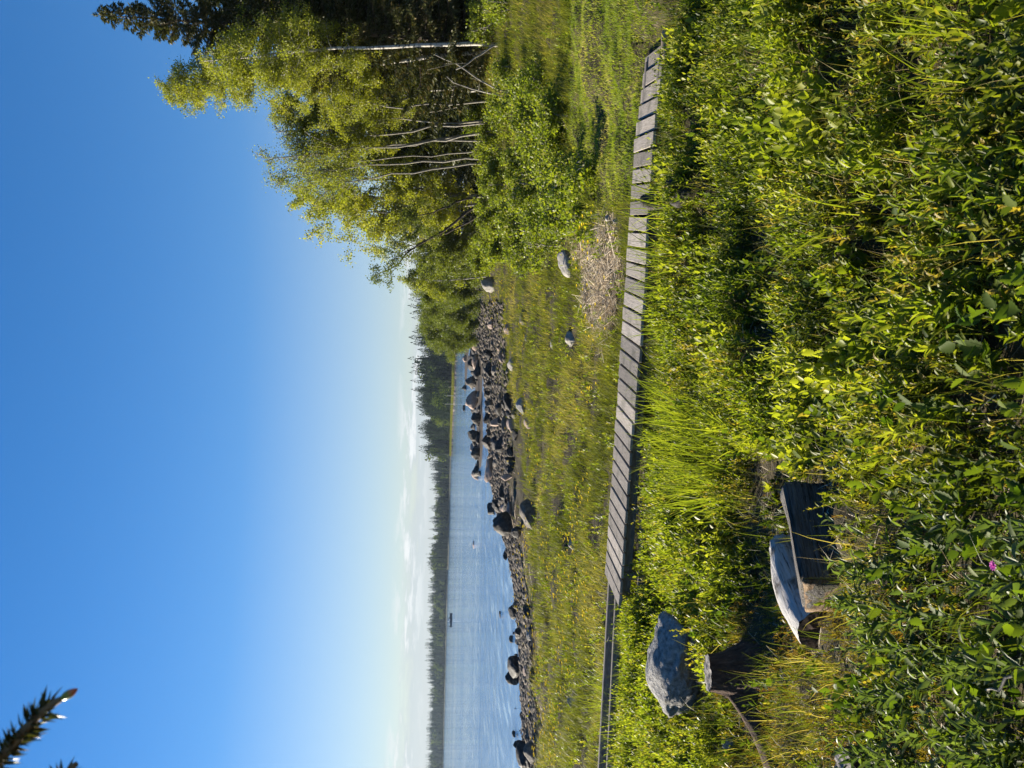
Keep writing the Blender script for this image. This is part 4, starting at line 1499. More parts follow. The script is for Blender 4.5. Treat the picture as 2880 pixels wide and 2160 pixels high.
def person(loc_, rz, shirt, label):
    me = bpy.data.meshes.new('person')
    J = [(0, 0, .45), (0, 0, .72), (0, 0, .95), (.03, 0, 1.06), (.05, 0, 1.20), (.05, 0, 1.30),
         (.02, .2, .93), (.14, .25, .70), (.34, .16, .66), (.02, -.2, .93), (.14, -.25, .70), (.34, -.16, .66),
         (.08, .1, .44), (.45, .12, .47), (.45, .12, .04), (.6, .12, .02), (.08, -.1, .44), (.45, -.12, .47), (.45, -.12, .04), (.6, -.12, .02)]
    Ed = [(0, 1), (1, 2), (2, 3), (3, 4), (4, 5), (2, 6), (6, 7), (7, 8), (2, 9), (9, 10), (10, 11), (0, 12), (12, 13), (13, 14), (14, 15), (0, 16), (16, 17), (17, 18), (18, 19)]
    rad = [.15, .14, .15, .06, .10, .085, .07, .05, .035, .07, .05, .035, .1, .075, .05, .035, .1, .075, .05, .035]
    me.from_pydata(J, Ed, [])
    o = bpy.data.objects.new('person', me)
    COL.objects.link(o)
    o.location, o.rotation_euler = loc_, (0, 0, rz)
    md = o.modifiers.new('skin', 'SKIN')
    me.skin_vertices.new()if not me.skin_vertices else None
    for v, r_ in zip(me.skin_vertices[0].data, rad):
        v.radius = (r_, r_)
    me.skin_vertices[0].data[0].use_root = True
    sb = o.modifiers.new('sub', 'SUBSURF')
    sb.levels = sb.render_levels = 2
    me.materials.append(shirt)
    return tag(o, label, 'person')


M['cloth_dark'] = solid('dark_clothes', [(0, (.03, .035, .05)), (1, (.05, .05, .06))], 5, .9, bstr=0)
M['cloth_white'] = solid('light_clothes', [(0, (.6, .6, .58)), (1, (.7, .7, .68))], 5, .9, bstr=0)
person((pb_.x - LB * .12, pb_.y, .36), 0, M['cloth_white'], 'person in light clothes seated at the stern of the motor boat')
person((pb_.x + LB * .14, pb_.y, .36), math.pi, M['cloth_dark'], 'person in dark clothes seated in front of the white console')

# ------------------------------------------------------------------ low vegetation
def field(n, y0, y1, margin=1.9, power=1.0, xr=.58):
    n = int(n * 1.35)
    """random roots on the ground over the part of the slope in view (and a little beyond)"""
    u = RNG.random(n)
    y = (y0 ** (1 + power) + u * (y1 ** (1 + power) - y0 ** (1 + power))) ** (1 / (1 + power))
    x = RNG.uniform(-1, 1, n) * (xr * y + margin)
    return x, y


deck_mid = A0 + DE * 3.3 + DN * .45


def deck_coords(x, y):
    dx, dy = x - A0[0], y - A0[1]
    return dx * DE[0] + dy * DE[1], dx * DN[0] + dy * DN[1]     # along, towards viewer


LOGS = []
for (c_, r_) in ((T1 * .5 + T3 * .5, .30), (c1 * .5 + c0 * .5, .33), (c1, .16), (ps, .26), (p2, .14)):
    LOGS.append((c_[0], c_[1], r_))
OPEN = [(c1.x - .02, c1.y - .20, .16), (c1.x + .1, c1.y - .32, .12), (T1.x + .1, T1.y - .12, .12)]
_bl = bpy.data.objects['boulder']
LOGS += [(_bl.location.x, _bl.location.y, .42), (_bl.location.x, _bl.location.y - .35, .34), (_bl.location.x + .25, _bl.location.y - .3, .25)]


def clear_of_logs(x, y, extra=0.0):
    k = np.ones(len(x), bool)
    for (a_, b_, r_) in LOGS + (OPEN if extra > 0 else []):
        k &= (x - a_) ** 2 + (y - b_) ** 2 > (r_ + extra) ** 2
    return k


n_a, n_b, n_c, n_d = Wave(1.1, 21), Wave(.55, 22), Wave(2.6, 23), Wave(6, 24)


def roots(x, y):
    return np.stack([x, y, zg(x, y) - .01], 1)


def front(x, y):
    s, t = deck_coords(x, y)
    return t > .93          # viewer's side of the deck line


def herbs(x, y, h, m_, leaf_l, leaf_w, tint, geo, tmpl=LEAF8, el=(.3, 1.25), stemgeo=None, lean=.18, grow=(.5, 1.2)):
    n = len(x)
    P = roots(x, y)
    ln = RNG.normal(size=(n, 2)) * lean
    az0 = RNG.uniform(0, 6.28, n)
    k = np.arange(m_)
    t = .18 + .82 * (k[None] + RNG.random((n, m_)) * .6) / m_
    t = np.minimum(t, 1)
    C = P[:, None, :] + np.stack([ln[:, 0:1] * h[:, None] * t ** 1.5, ln[:, 1:2] * h[:, None] * t ** 1.5, h[:, None] * t], -1)
    az = az0[:, None] + k[None] * 2.4 + RNG.normal(size=(n, m_)) * .3
    e = el[0] + (el[1] - el[0]) * t + RNG.normal(size=(n, m_)) * .25
    D = np.stack([np.cos(az) * np.cos(e), np.sin(az) * np.cos(e), np.sin(e)], -1)
    N = np.stack([-np.cos(az) * np.sin(e), -np.sin(az) * np.sin(e), np.cos(e)], -1) + RNG.normal(size=(n, m_, 3)) * .3
    sz = (grow[0] + (grow[1] - grow[0]) * np.sin(np.pi * np.clip(t * .85 + .1, 0, 1))) * RNG.uniform(.75, 1.2, (n, m_))
    L = leaf_l[:, None] * sz
    W = leaf_w[:, None] * sz
    T = np.clip(tint[:, None] + (t - .5) * .25 + RNG.normal(size=(n, m_)) * .08, 0, 1)
    leaves(geo, C.reshape(-1, 3), D.reshape(-1, 3), N.reshape(-1, 3), L.ravel(), W.ravel(), T.ravel(), tmpl)
    if stemgeo is not None:
        blades(stemgeo, P, h * 1.02, .004, ln, RNG.uniform(0, 6.28, n), np.clip(tint * .8, 0, 1), 3)


# 1 leafy ground cover on the slope nearest the camera
gh, gs = Geo(), Geo()
x, y = field(24000, 1.25, 10.2, power=.45)
pix, piy = proj(roots(x, y))
k = front(x, y) & clear_of_logs(x, y, .02) & (n_a(x, y) + .8 * n_b(x, y) + RNG.normal(size=len(x)) * .25 > -.1)
mossy = (piy > 1300) & (pix > 1600) & (pix < 2080)
bench_front = (piy > 990) & (piy < 1420) & (pix > 1640) & (pix < 1850)
k &= ~(mossy & (RNG.random(len(x)) < .85)) & ~(bench_front & (RNG.random(len(x)) < .5))
k &= ~((piy > 1120) & (pix > 1930) & (RNG.random(len(x)) < .6))
x, y = x[k], y[k]
n = len(x)
pix, piy = pix[k], piy[k]
h = RNG.uniform(.05, .19, n) * np.clip(1.0 + .55 * n_a(x, y) + .45 * n_b(x, y), .35, 2.2)
sD, tD = deck_coords(x, y)
h *= np.where((sD > 2.4) & (sD < 7.4) & (tD < 1.6), .4, 1)
h *= np.where((piy > 1150) & (pix > 1380) & (pix < 1650), .55, 1) * np.where((piy > 960) & (piy < 1430) & (pix > 1640) & (pix < 1850), .42, 1) * np.where((piy > 960) & (piy < 1430) & (pix >= 1850) & (pix < 2010), .9, 1)
ll = RNG.uniform(.026, .046, n)
dryz = np.clip((950 - piy) / 500, 0, 1) * np.clip((pix - 1750) / 300, 0, 1)
tint = np.clip(.42 + .2 * n_c(x, y) + RNG.normal(size=n) * .2 + np.where(RNG.random(n) < .07 + .3 * dryz, .4, 0), 0, 1)
near = y < 4.5
a1 = near
herbs(x[a1], y[a1], h[a1], 13, ll[a1], ll[a1] * .36, tint[a1], gh, LEAF8, stemgeo=gs)
a2 = ~near
herbs(x[a2], y[a2], h[a2], 11, ll[a2] * 1.15, ll[a2] * .46, tint[a2], gh, LEAF4, stemgeo=gs)
tag(gh.build('ground_cover', M['herb']), 'dense leafy herbs and sallow shoots covering the slope', 'ground cover', kind='stuff')

# 1b taller clumps in the carpet, sunlit highlights put into their leaf colour
M['sunleaf'] = leafmat('sunlit_leaf', [(0, (.07, .105, .013)), (.5, (.15, .18, .019)), (1, (.26, .265, .042))], .52, .42, .3, (1.6, 1.7, .45))
nc = 520
cx, cy = field(nc, 1.4, 9.6, power=.75)
cpx, cpy = proj(roots(cx, cy))
ck = front(cx, cy) & clear_of_logs(cx, cy, .16) & ~((cpy > 960) & (cpy < 1450) & (cpx > 1600) & (cpx < 2050)) & ~((cpy > 1280) & (cpx > 1560)) & ~((cpy > 1040) & (cpx > 1840))
cx, cy = cx[ck], cy[ck]
gA, gB = Geo(), Geo()
for kind in range(4):
    sel = np.arange(len(cx)) % 4 == kind
    ax_c, ay_c = cx[sel], cy[sel]
    ns = 34
    rr = RNG.uniform(.07, .20, len(ax_c))
    off = RNG.normal(size=(len(ax_c), ns, 2)) * rr[:, None, None]
    x = (ax_c[:, None] + off[..., 0]).ravel()
    y = (ay_c[:, None] + off[..., 1]).ravel()
    hc = RNG.uniform(.14, .42, len(ax_c))
    h = (hc[:, None] * np.exp(-(off ** 2).sum(-1) / (2.2 * rr[:, None] ** 2)) * RNG.uniform(.7, 1.1, (len(ax_c), ns))).ravel() + .05
    tc = np.repeat(RNG.uniform(.25, .85, len(ax_c)), ns) + RNG.normal(size=len(x)) * .12
    sD, tD = deck_coords(x, y)
    k = front(x, y) & clear_of_logs(x, y, .05) & ~((sD > 2.4) & (tD < 1.55))
    x, y, h, tc = x[k], y[k], h[k], np.clip(tc[k], 0, 1)
    n = len(x)
    far_ = y > 5.0
    for q, tm in ((~far_, LEAF8 if kind != 1 else LEAFS), (far_, LEAF4)):
        L = RNG.uniform(.8, 1.2, q.sum()) * (.052, .058, .038, .046)[kind]
        herbs(x[q], y[q], h[q], (12, 8, 14, 12)[kind], L, L * (.28, .60, .48, .36)[kind], tc[q], gA if kind != 2 else gB, tm, stemgeo=gA, lean=.25)
tag(gA.build('sunlit_clumps', M['sunleaf']), 'sunlit yellow-green clumps of leafy plants standing out of the ground cover', 'ground cover', kind='stuff')
tag(gB.build('dark_clumps', M['herb']), 'darker green clumps of small-leaved plants in the ground cover', 'ground cover', kind='stuff')

# 2 broader toothed leaves scattered in it
gn = Geo()
x, y = field(3600, 1.3, 8.0, power=.6)
pix, piy = proj(roots(x, y))
dens = np.where((piy > 780) & (piy < 1560) & (pix > 1830), .95, np.where((piy > 550) & (piy < 1010) & (pix > 1600), .55, .10))
k = front(x, y) & clear_of_logs(x, y, .05) & (RNG.random(len(x)) < dens) & ~((piy > 980) & (piy < 1430) & (pix > 1620) & (pix < 1960))
x, y = x[k], y[k]
n = len(x)
herbs(x, y, RNG.uniform(.10, .26, n), 7, RNG.uniform(.04, .064, n), RNG.uniform(.026, .038, n), np.clip(.5 + RNG.normal(size=n) * .3, 0, 1), gn, LEAFS, el=(.1, 1.0), stemgeo=gs)
tag(gn.build('nettle_patch', M['nettle']), 'toothed bright green leaves of nettles and raspberry in the ground cover', 'ground cover', kind='stuff')
tag(gs.build('herb_stems', M['herb']), 'thin green stems of the ground cover', 'ground cover', kind='stuff')

# 3 grey-green lanceolate plants in front of the logs
gc = Geo()
gcs = Geo()
x, y = field(1900, 1.3, 4.2, power=.7)
pix, piy = proj(roots(x, y))
k = clear_of_logs(x, y, .06) & (piy > 1130 + .35 * np.maximum(0, 2050 - pix)) & (pix > 1900) & (n_b(x, y) > -.7)
x, y = x[k], y[k]
n = len(x)
herbs(x, y, RNG.uniform(.12, .27, n), 11, RNG.uniform(.045, .075, n), RNG.uniform(.012, .02, n), RNG.random(n), gc, LEAF8, el=(.15, 1.15), stemgeo=gcs, lean=.22)
tag(gc.build('campion_patch', M['campion']), 'grey-green lance-leaved plants crowding in front of the logs', 'ground cover', kind='stuff')
tag(gcs.build('campion_stems', M['campion']), 'upright stems of the lance-leaved plants', 'ground cover', kind='stuff')

# 4 low moss and crowberry shoots round the stump
gm = Geo()
x, y = field(48000, 1.4, 7.5, power=.6)
pix, piy = proj(roots(x, y))
k = front(x, y) & clear_of_logs(x, y, -.03) & ((piy > 1270) & (pix > 1560) & (pix < 2120) | (RNG.random(len(x)) < .12)) & (n_b(x * 1.3, y) + RNG.normal(size=len(x)) * .4 > -.6)
x, y = x[k], y[k]
n = len(x)
herbs(x, y, RNG.uniform(.03, .085, n), 9, RNG.uniform(.012, .024, n), RNG.uniform(.003, .006, n), np.clip(.45 + .3 * n_a(x, y) + RNG.normal(size=n) * .2, 0, 1), gm, LEAF4, el=(.3, 1.2))
tag(gm.build('moss_carpet', M['moss']), 'yellow-green moss and crowberry shoots round the stump', 'moss', kind='stuff')

# 5 fine grass through the slope
gg = Geo()
x, y = field(150000, 1.2, 10.2, power=.5)
pix, piy = proj(roots(x, y))
k = front(x, y) & clear_of_logs(x, y, -.04) & (n_b(x + 7, y - 3) + RNG.normal(size=len(x)) * .6 > -.25)
bf = (piy > 990) & (piy < 1420) & (pix > 1640) & (pix < 1860)
k &= ~(bf & (RNG.random(len(x)) < .72))
x, y = x[k], y[k]
n = len(x)
h = RNG.gamma(3, .042, n).clip(.03, .42)
dry = n_a(x - 4, y + 2)
pix, piy = pix[k], piy[k]
dryz = np.clip((900 - piy) / 500, 0, 1) * np.clip((pix - 1700) / 300, 0, 1)
tint = np.clip(.38 + .2 * n_c(x, y) + RNG.normal(size=n) * .15 + np.where(RNG.random(n) < .14 + .16 * (dry > .5) + .45 * dryz, .5, 0), 0, 1)
blades(gg, roots(x, y), h, RNG.uniform(.0022, .0045, n) * (1 + .06 * y), RNG.normal(size=(n, 2)) * .3, RNG.uniform(0, 6.28, n), tint, 3)
tag(gg.build('slope_grass', M['grass']), 'fine green and straw-coloured grass growing through the slope', 'grass', kind='stuff')

# 6 dead litter lying on the soil
gl = Geo()
x, y = field(20000, 1.2, 10, power=.6)
k = front(x, y)
x, y = x[k], y[k]
n = len(x)
P = roots(x, y) + [0, 0, .016]
az = RNG.uniform(0, 6.28, n)
leaves(gl, P, np.stack([np.cos(az), np.sin(az), RNG.normal(size=n) * .25], 1), np.array([0, 0, 1.]) + RNG.normal(size=(n, 3)) * .3, RNG.uniform(.03, .14, n), RNG.uniform(.002, .004, n), RNG.random(n), STRIP)
tag(gl.build('dead_litter', M['straw']), 'dry stalks and litter between the plants', 'litter', kind='stuff')

# 7 tall grass tussocks before the boardwalk
TUS = [(1470, 850, 52, .55), (1500, 905, 70, .62), (1530, 960, 80, .66), (1480, 980, 60, .58), (1560, 1010, 80, .66), (1520, 1055, 70, .6), (1590, 1065, 60, .58), (1600, 930, 50, .5), (1560, 880, 45, .5), (1450, 690, 36, .5), (1460, 610, 40, .6),
       (1470, 540, 34, .62), (1455, 440, 36, .62), (1480, 400, 26, .5), (1400, 880, 30, .45), (1345, 1490, 60, .75), (1350, 1530, 55, .72), (1360, 1440, 42, .66), (1370, 1575, 40, .6), (1800, 330, 14, .42), (1880, 440, 10, .4), (2140, 160, 12, .42), (1400, 760, 30, .35), (1420, 820, 30, .4), (2150, 20, 14, .4)]
for q, (ix, iy, nb, hh) in enumerate(TUS):
    p = on_ground(ix, iy)
    base = np.array([p.x, p.y, float(zg(p.x, p.y)) - .02])
    nb = int(nb * .95)
    g = Geo()
    rr = np.clip(RNG.normal(size=(nb, 2)), -1.6, 1.6) * .12
    P = np.concatenate([rr, np.zeros((nb, 1))], 1)
    hh = hh * 1.15
    lean = rr * 1.5 + RNG.normal(size=(nb, 2)) * .22 + [.12, 0]
    blades(g, P, hh * RNG.uniform(.5, 1.05, nb), RNG.uniform(.006, .0105, nb) * (1 + .03 * p.y), lean, RNG.uniform(-.7, .7, nb), RNG.random(nb), 5)
    o = g.build('grass_tussock', M['tussock'])
    o.location = base
    right = iy < 500
    tag(o, ('long bright green grass tussock leaning over the near side of the boardwalk' if ix < 1500 and iy < 1300 else 'tall green grass tussock sprouting between the bare beams' if iy > 1300 else
            'tall green grass tussock on the slope between the squared log and the boardwalk' if iy > 800 else 'small tuft of long grass standing out of the leafy ground cover'), 'grass tussock',
        ('tussocks along the boardwalk' if ix < 1500 and iy < 1300 else 'tussocks between the beams' if iy > 1300 else 'tussocks above the squared log' if iy > 800 else 'tufts in the ground cover'))

# 8 lush grass fringe along the near edge of the boardwalk
g = Geo()
n = 32000
s = RNG.uniform(-.4, 9.5, n)
t = .97 + RNG.gamma(1.6, .22, n)
x, y = A0[0] + DE[0] * s + DN[0] * t, A0[1] + DE[1] * s + DN[1] * t
k = n_b(x, y) + RNG.normal(size=n) * .5 > -.35
t = np.where(s > 6.75, RNG.uniform(-1.2, 2.2, n), t)
x, y = A0[0] + DE[0] * s + DN[0] * t, A0[1] + DE[1] * s + DN[1] * t
k &= ~((s < 2.6) & (t < 1.5) & (RNG.random(n) < .75))
x, y, s, t = x[k], y[k], s[k], t[k]
n = len(x)
blades(g, roots(x, y), RNG.uniform(.08, .22, n) * np.where(s < 2.4, .7, np.where((s > 4.2) & (t < 1.5), .45, 1)), RNG.uniform(.005, .009, n), RNG.normal(size=(n, 2)) * .35, RNG.uniform(0, 6.28, n), np.clip(.45 + RNG.normal(size=n) * .25, 0, 1), 3)
tag(g.build('edge_grass', M['grass']), 'lush grass along the near edge of the boardwalk', 'grass', kind='stuff')

# 9 mown path on the right beyond the deck
g = Geo()
n = 260000
x = RNG.uniform(1.5, 14, n)
y = RNG.uniform(7.5, 17, n)
s, t = deck_coords(x, y)
pix, piy = proj(roots(x, y))
k = ((t < -.03) | (s > 6.85)) & (pix > 1215 + .0 * piy) & (pix < 1420) & (piy < 500 - np.maximum(0, 1260 - pix) * .5) & ~((piy > 440) & (pix > 1320))
k &= (y > 8.0) & ~((t > -.03) & (t < 1.0) & (s < 6.9))
x, y = x[k], y[k]
n = len(x)
worn = np.exp(-((y - 12.2 - .10 * (x - 7)) / .7) ** 2)
k = RNG.random(n) > worn * .45
x, y, worn = x[k], y[k], worn[k]
n = len(x)
blades(g, roots(x, y), RNG.uniform(.03, .085, n), RNG.uniform(.007, .013, n), RNG.normal(size=(n, 2)) * .5, RNG.uniform(0, 6.28, n), np.clip(.3 + .25 * n_a(x, y) + RNG.normal(size=n) * .2 + worn * RNG.random(n) * .7, 0, 1), 2)
tag(g.build('mown_grass', M['lawn']), 'short bright green mown grass of the path beyond the boardwalk', 'grass', kind='stuff')

# 10 meadow between boardwalk and shore, and rough grass on the bank
g = Geo()
n = 420000
u = RNG.random(n)
y = 9.5 * (75 / 9.5) ** u
x = RNG.uniform(-1, 1, n) * (.57 * y + 1.5)
s, t = deck_coords(x, y)
z = zg(x, y)
pix, piy = proj(np.stack([x, y, z], 1))
k = (t < -.05) & (z > .21 + .05 * n_a(x, y)) & (z < 2.0)
lawn_k = (pix > 1235) & (piy < 440) & (y < 15.5)
straw_k = (pix > 1225) & (pix < 1345) & (piy > 455) & (piy < 690 + (pix - 1240) * .3) & (y < 14)
stony = (pix < np.interp(piy, [600, 780, 850, 910, 1100, 1250, 1659], [1026, 1046, 1102, 1126, 1138, 1146, 1168]) + 9 * n_b(x * .5, y * .3)) & (y > 22) & (piy > 640) & (RNG.random(n) < .97)
k &= ~lawn_k & ~(straw_k & (RNG.random(n) < .9)) & ~stony & (n_a(x * .6, y * .45) + .5 * n_b(x, y) + RNG.normal(size=n) * .35 > -.42)
x, y, z, pix, piy = x[k], y[k], z[k], pix[k], piy[k]
n = len(x)
bank_k = (piy < 470) & (z > .6)
h = RNG.uniform(.10, .30, n) * np.clip(1 + .4 * n_c(x, y), .45, 1.6) * np.where(bank_k, 1.35, 1) * np.where(z < .3, .6, 1)
lean = RNG.normal(size=(n, 2)) * .3 + [.45, -.05]
tint = np.clip(.40 + .22 * n_d(x, y) + .12 * n_c(x + 5, y) + RNG.normal(size=n) * .17 + np.where(RNG.random(n) < .08, .35, 0) - np.where(bank_k, .04, 0), 0, 1)
blades(g, np.stack([x, y, z - .01], 1), h, RNG.uniform(.004, .007, n) * (.55 + y / 13), lean, RNG.uniform(-.8, .8, n), tint, 3)
tag(g.build('meadow_grass', M['meadow']), 'wind-bent grass of the shore meadow beyond the boardwalk', 'meadow', kind='stuff')

# low leafy plants in meadow, along the beams and on the bank
g = Geo()
x, y = field(5200, 8.8, 26, power=.2)
s, t = deck_coords(x, y)
z = zg(x, y)
pix, piy = proj(np.stack([x, y, z], 1))
k = ((t < -.05) | (s < -.3)) & (z > .3) & ~((pix > 1235) & (piy < 440) & (pix < 1420)) & (n_a(x + 9, y) > (-.1 if True else 0))
k |= (s < -.2) & (t > -.2) & (t < 2.5) & (z > .3)
x, y = x[k], y[k]
n = len(x)
herbs(x, y, RNG.uniform(.08, .26, n), 9, RNG.uniform(.05, .08, n), RNG.uniform(.024, .04, n), np.clip(.5 + RNG.normal(size=n) * .25, 0, 1), g, LEAF4)
tag(g.build('meadow_herbs', M['shrubleaf']), 'leafy herbs among the meadow grass and along the bare beams', 'ground cover', kind='stuff')

# extra leafy herbs left, between beams and boulder
g = Geo()
x = RNG.uniform(-6.2, -1.2, 7500)
y = RNG.uniform(6.6, 10.8, 7500)
s, t = deck_coords(x, y)
k = (t > .2) & (s < .2) | (t > 1.0)
k &= clear_of_logs(x, y, .1) & (n_b(x, y) > -.6)
x, y = x[k], y[k]
n = len(x)
herbs(x, y, RNG.uniform(.08, .30, n), 11, RNG.uniform(.04, .065, n), RNG.uniform(.016, .026, n), np.clip(.5 + RNG.normal(size=n) * .25, 0, 1), g, LEAF4)
tag(g.build('beam_herbs', M['shrubleaf']), 'bright leafy plants growing over the bare beams', 'ground cover', kind='stuff')

g = Geo()
s = RNG.uniform(-4.5, .1, 1300)
t = RNG.uniform(-.05, 1.5, 1300)
x, y = A0[0] + DE[0] * s + DN[0] * t, A0[1] + DE[1] * s + DN[1] * t
k = n_b(x * 1.4, y) > -.7
x, y = x[k], y[k]
n = len(x)
herbs(x, y, RNG.uniform(.16, .38, n), 13, RNG.uniform(.045, .07, n), RNG.uniform(.016, .028, n), np.clip(.5 + RNG.normal(size=n) * .25, 0, 1), g, LEAF4)
blades(g, roots(x, y), RNG.uniform(.25, .55, n), .008, RNG.normal(size=(n, 2)) * .25, RNG.uniform(-.7, .7, n), RNG.random(n), 4)
tag(g.build('beam_plants', M['shrubleaf']), 'knee-high leafy plants crowding between the bare beams', 'ground cover', kind='stuff')

# dry reed litter heap against the far edge of the deck
g = Geo()
n = 15000
pa = np.array([on_ground(a_, b_)[:] for a_, b_ in ((1226, 482), (1343, 452), (1340, 560), (1336, 690), (1318, 765), (1268, 640))])
w_ = RNG.dirichlet(np.ones(6) * .75, n)
P = w_ @ pa
P[:, :2] += RNG.normal(size=(n, 2)) * .16
P[:, 2] = zg(P[:, 0], P[:, 1]) + RNG.uniform(.0, .12, n)
s, t = deck_coords(P[:, 0], P[:, 1])
P = P[t < -.06]
n = len(P)
az = RNG.uniform(0, 6.28, n)
leaves(g, P, np.stack([np.cos(az), np.sin(az), RNG.normal(size=n) * .3], 1), np.array([0, 0, 1.]) + RNG.normal(size=(n, 3)) * .9, RNG.uniform(.10, .36, n), RNG.uniform(.005, .009, n), RNG.random(n) ** .85, STRIP)
tag(g.build('dry_reeds', M['straw']), 'heap of broken pale dry reeds washed up beside the boardwalk', 'dry reeds', kind='stuff')

# sea wrack line of dry stalks on the shore
g = Geo()
n = 5000
iy = RNG.uniform(700, 1680, n)
P = np.array([hit(a_, b_, .2)[:] for a_, b_ in zip(np.array([shore_line(v) for v in iy]) + RNG.uniform(8, 50, n), iy)])
P[:, 2] = zg(P[:, 0], P[:, 1]) + .02
P = P[(P[:, 2] > .05) & (P[:, 2] < .5)]
n = len(P)
az = RNG.normal(0, .5, n)
leaves(g, P, np.stack([np.cos(az), np.sin(az), RNG.normal(size=n) * .15], 1), np.array([0, 0, 1.]) + RNG.normal(size=(n, 3)) * .4, RNG.uniform(.2, .7, n), RNG.uniform(.01, .022, n), RNG.random(n) * .7, STRIP)
tag(g.build('wrack_line', M['straw']), 'dry stalks washed up among the shore stones', 'litter', kind='stuff')

# yellow flowers of the meadow
g = Geo()
CL = [(1215, 1600), (1205, 1598), (1228, 1608), (1226, 1620), (1180, 1610), (1243, 1275), (1298, 1040), (1296, 1050), (1300, 1060), (1240, 1250), (1160, 1180), (1158, 1120), (1205, 1180), (1155, 1250), (1305, 1270), (1222, 1250), (1265, 1405), (1275, 1300), (1180, 1380),
      (1095, 620), (1085, 645), (1075, 660), (1105, 660), (1150, 700), (1148, 770), (1150, 875), (1110, 720), (1165, 900), (1300, 500), (1318, 520), (1290, 560), (1325, 640), (1330, 690), (1320, 840), (1180, 980), (1170, 1000), (1190, 1450), (1215, 1500), (1240, 1440), (1195, 1535), (1170, 1330), (1300, 1310), (1255, 1180), (1275, 1165), (1130, 1290), (1135, 1210)]
pts = []
for (a_, b_) in CL:
    p = on_ground(a_, b_)
    for _ in range(random.randint(4, 9) + (6 if b_ > 1140 else 0)):
        pts.append((p.x + random.gauss(0, .25 + p.y * .006), p.y + random.gauss(0, .3 + p.y * .01)))
x, y = field(90, 11, 34, power=.4)
z = zg(x, y)
k = (z > .3) & (z < .75)
pts = np.array(pts + list(zip(x[k], y[k])))
s, t = deck_coords(pts[:, 0], pts[:, 1])
pts = pts[t < -.1]
n = len(pts)
P = roots(pts[:, 0], pts[:, 1])
hf = RNG.uniform(.26, .42, n)
sz = RNG.uniform(.038, .058, n) * (.75 + pts[:, 1] / 50)
C = P + np.stack([np.zeros(n), np.zeros(n), hf], 1)
for k in range(5):
    az = k * 1.2566 + RNG.random(n)
    leaves(g, C, np.stack([np.cos(az), np.sin(az), np.full(n, .45)], 1), np.tile([0, 0, 1.], (n, 1)), sz, sz * .85, RNG.random(n))
tag(g.build('yellow_flowers', M['petal']), 'small yellow flowers dotted through the shore meadow', 'flowers', kind='stuff')
g = Geo()
blades(g, P, hf * 1.0, .006, RNG.normal(size=(n, 2)) * .02, RNG.uniform(0, 6.28, n), np.full(n, .4), 2)
tag(g.build('flower_stalks', M['grass']), 'thin stalks of the yellow meadow flowers', 'flowers', kind='stuff')

# thin twigs across the bench and slope
for (xa, ya, xb, yb, D, zoff, lab) in ((2130, 1490, 2212, 1440, 2.05, 0, 'thin grey dead twig among the lance-leaved plants'), (1312, 1385, 1345, 1290, 9.0, 0, 'thin pale dry stick leaning on the bare beams')):
    pa, pb = at_depth(xa, ya, D), at_depth(xb, yb, D - .1)
    g = Geo()
    Pp = polyline(pa, pb, 7, .008, np.random.default_rng(3))
    tube(g, Pp - np.array(pb), np.linspace(.003, .006, 7), 5)
    o = g.build('dry_twig', M['bark_grey'])
    o.location = pb
    tag(o, lab, 'twig')


# pink campions nearest the camera
def campion(top, base, label, flower):
    E = empty('pink_flower', base, label, 'flower')
    base, top = np.array(base), np.array(top)
    P = np.array([base * (1 - t) + top * t + np.array([.012 * math.sin(3 * t), 0, 0]) for t in np.linspace(0, 1, 8)])
    g = Geo()
    tube(g, P - base, np.linspace(.0032, .0018, 8), 6, .6)
    g.build('stem', M['campion'], E)
    g = Geo()
    for t, L in ((.35, .055), (.62, .055), (.86, .05)):
        p = base * (1 - t) + top * t - base
        a0 = RNG.uniform(0, 3)
        for s_ in (0, math.pi):
            g = Geo()
            d = np.array([math.cos(a0 + s_), math.sin(a0 + s_) * .6, .35])
            leaves(g, p[None], d[None], np.array([[0, 0, 1.]]), L, L * .34, .7, LEAF8)
            g.build('leaf', M['campion'], E)
    g = Geo()
    for q in range(4):
        a0 = q * 1.6
        leaves(g, (top - base)[None] - [0, 0, .004], np.array([[math.cos(a0) * .5, math.sin(a0) * .5, .9]]), np.array([[math.cos(a0), math.sin(a0), -.3]]), .022, .009, .4, LEAF8)
    g.build('sepals', M['campion'], E)
    if flower:
        g = Geo()
        for q in range(10):
            a0 = q * .628
            leaves(g, (top - base)[None] + [0, 0, .012], np.array([[math.cos(a0), math.sin(a0), .35]]), np.array([[0, 0, 1.]]), .0125, .0075, random.random(), LEAF8)
        for q in range(6):
            a0 = q * 1.05
            leaves(g, (top - base)[None] + [0, 0, .012], np.array([[math.cos(a0) * .5, math.sin(a0) * .5, .9]]), np.array([[math.cos(a0), 0, 0.]]), .008, .004, random.random(), LEAF8)
        g.build('petals', M['pink'], E)


def gpt(ix, iy, D):
    p = at_depth(ix, iy, D)
    return Vector((p.x, p.y, float(zg(p.x, p.y))))


campion(at_depth(2158, 1222, 1.62), gpt(2300, 1218, 1.60), 'pink flower on a leafy stem, close to the camera among dark leaves', True)
campion(at_depth(2150, 1165, 1.64), gpt(2300, 1168, 1.60), 'grey-green flower bud stem with opposite leaves beside the pink flower', False)

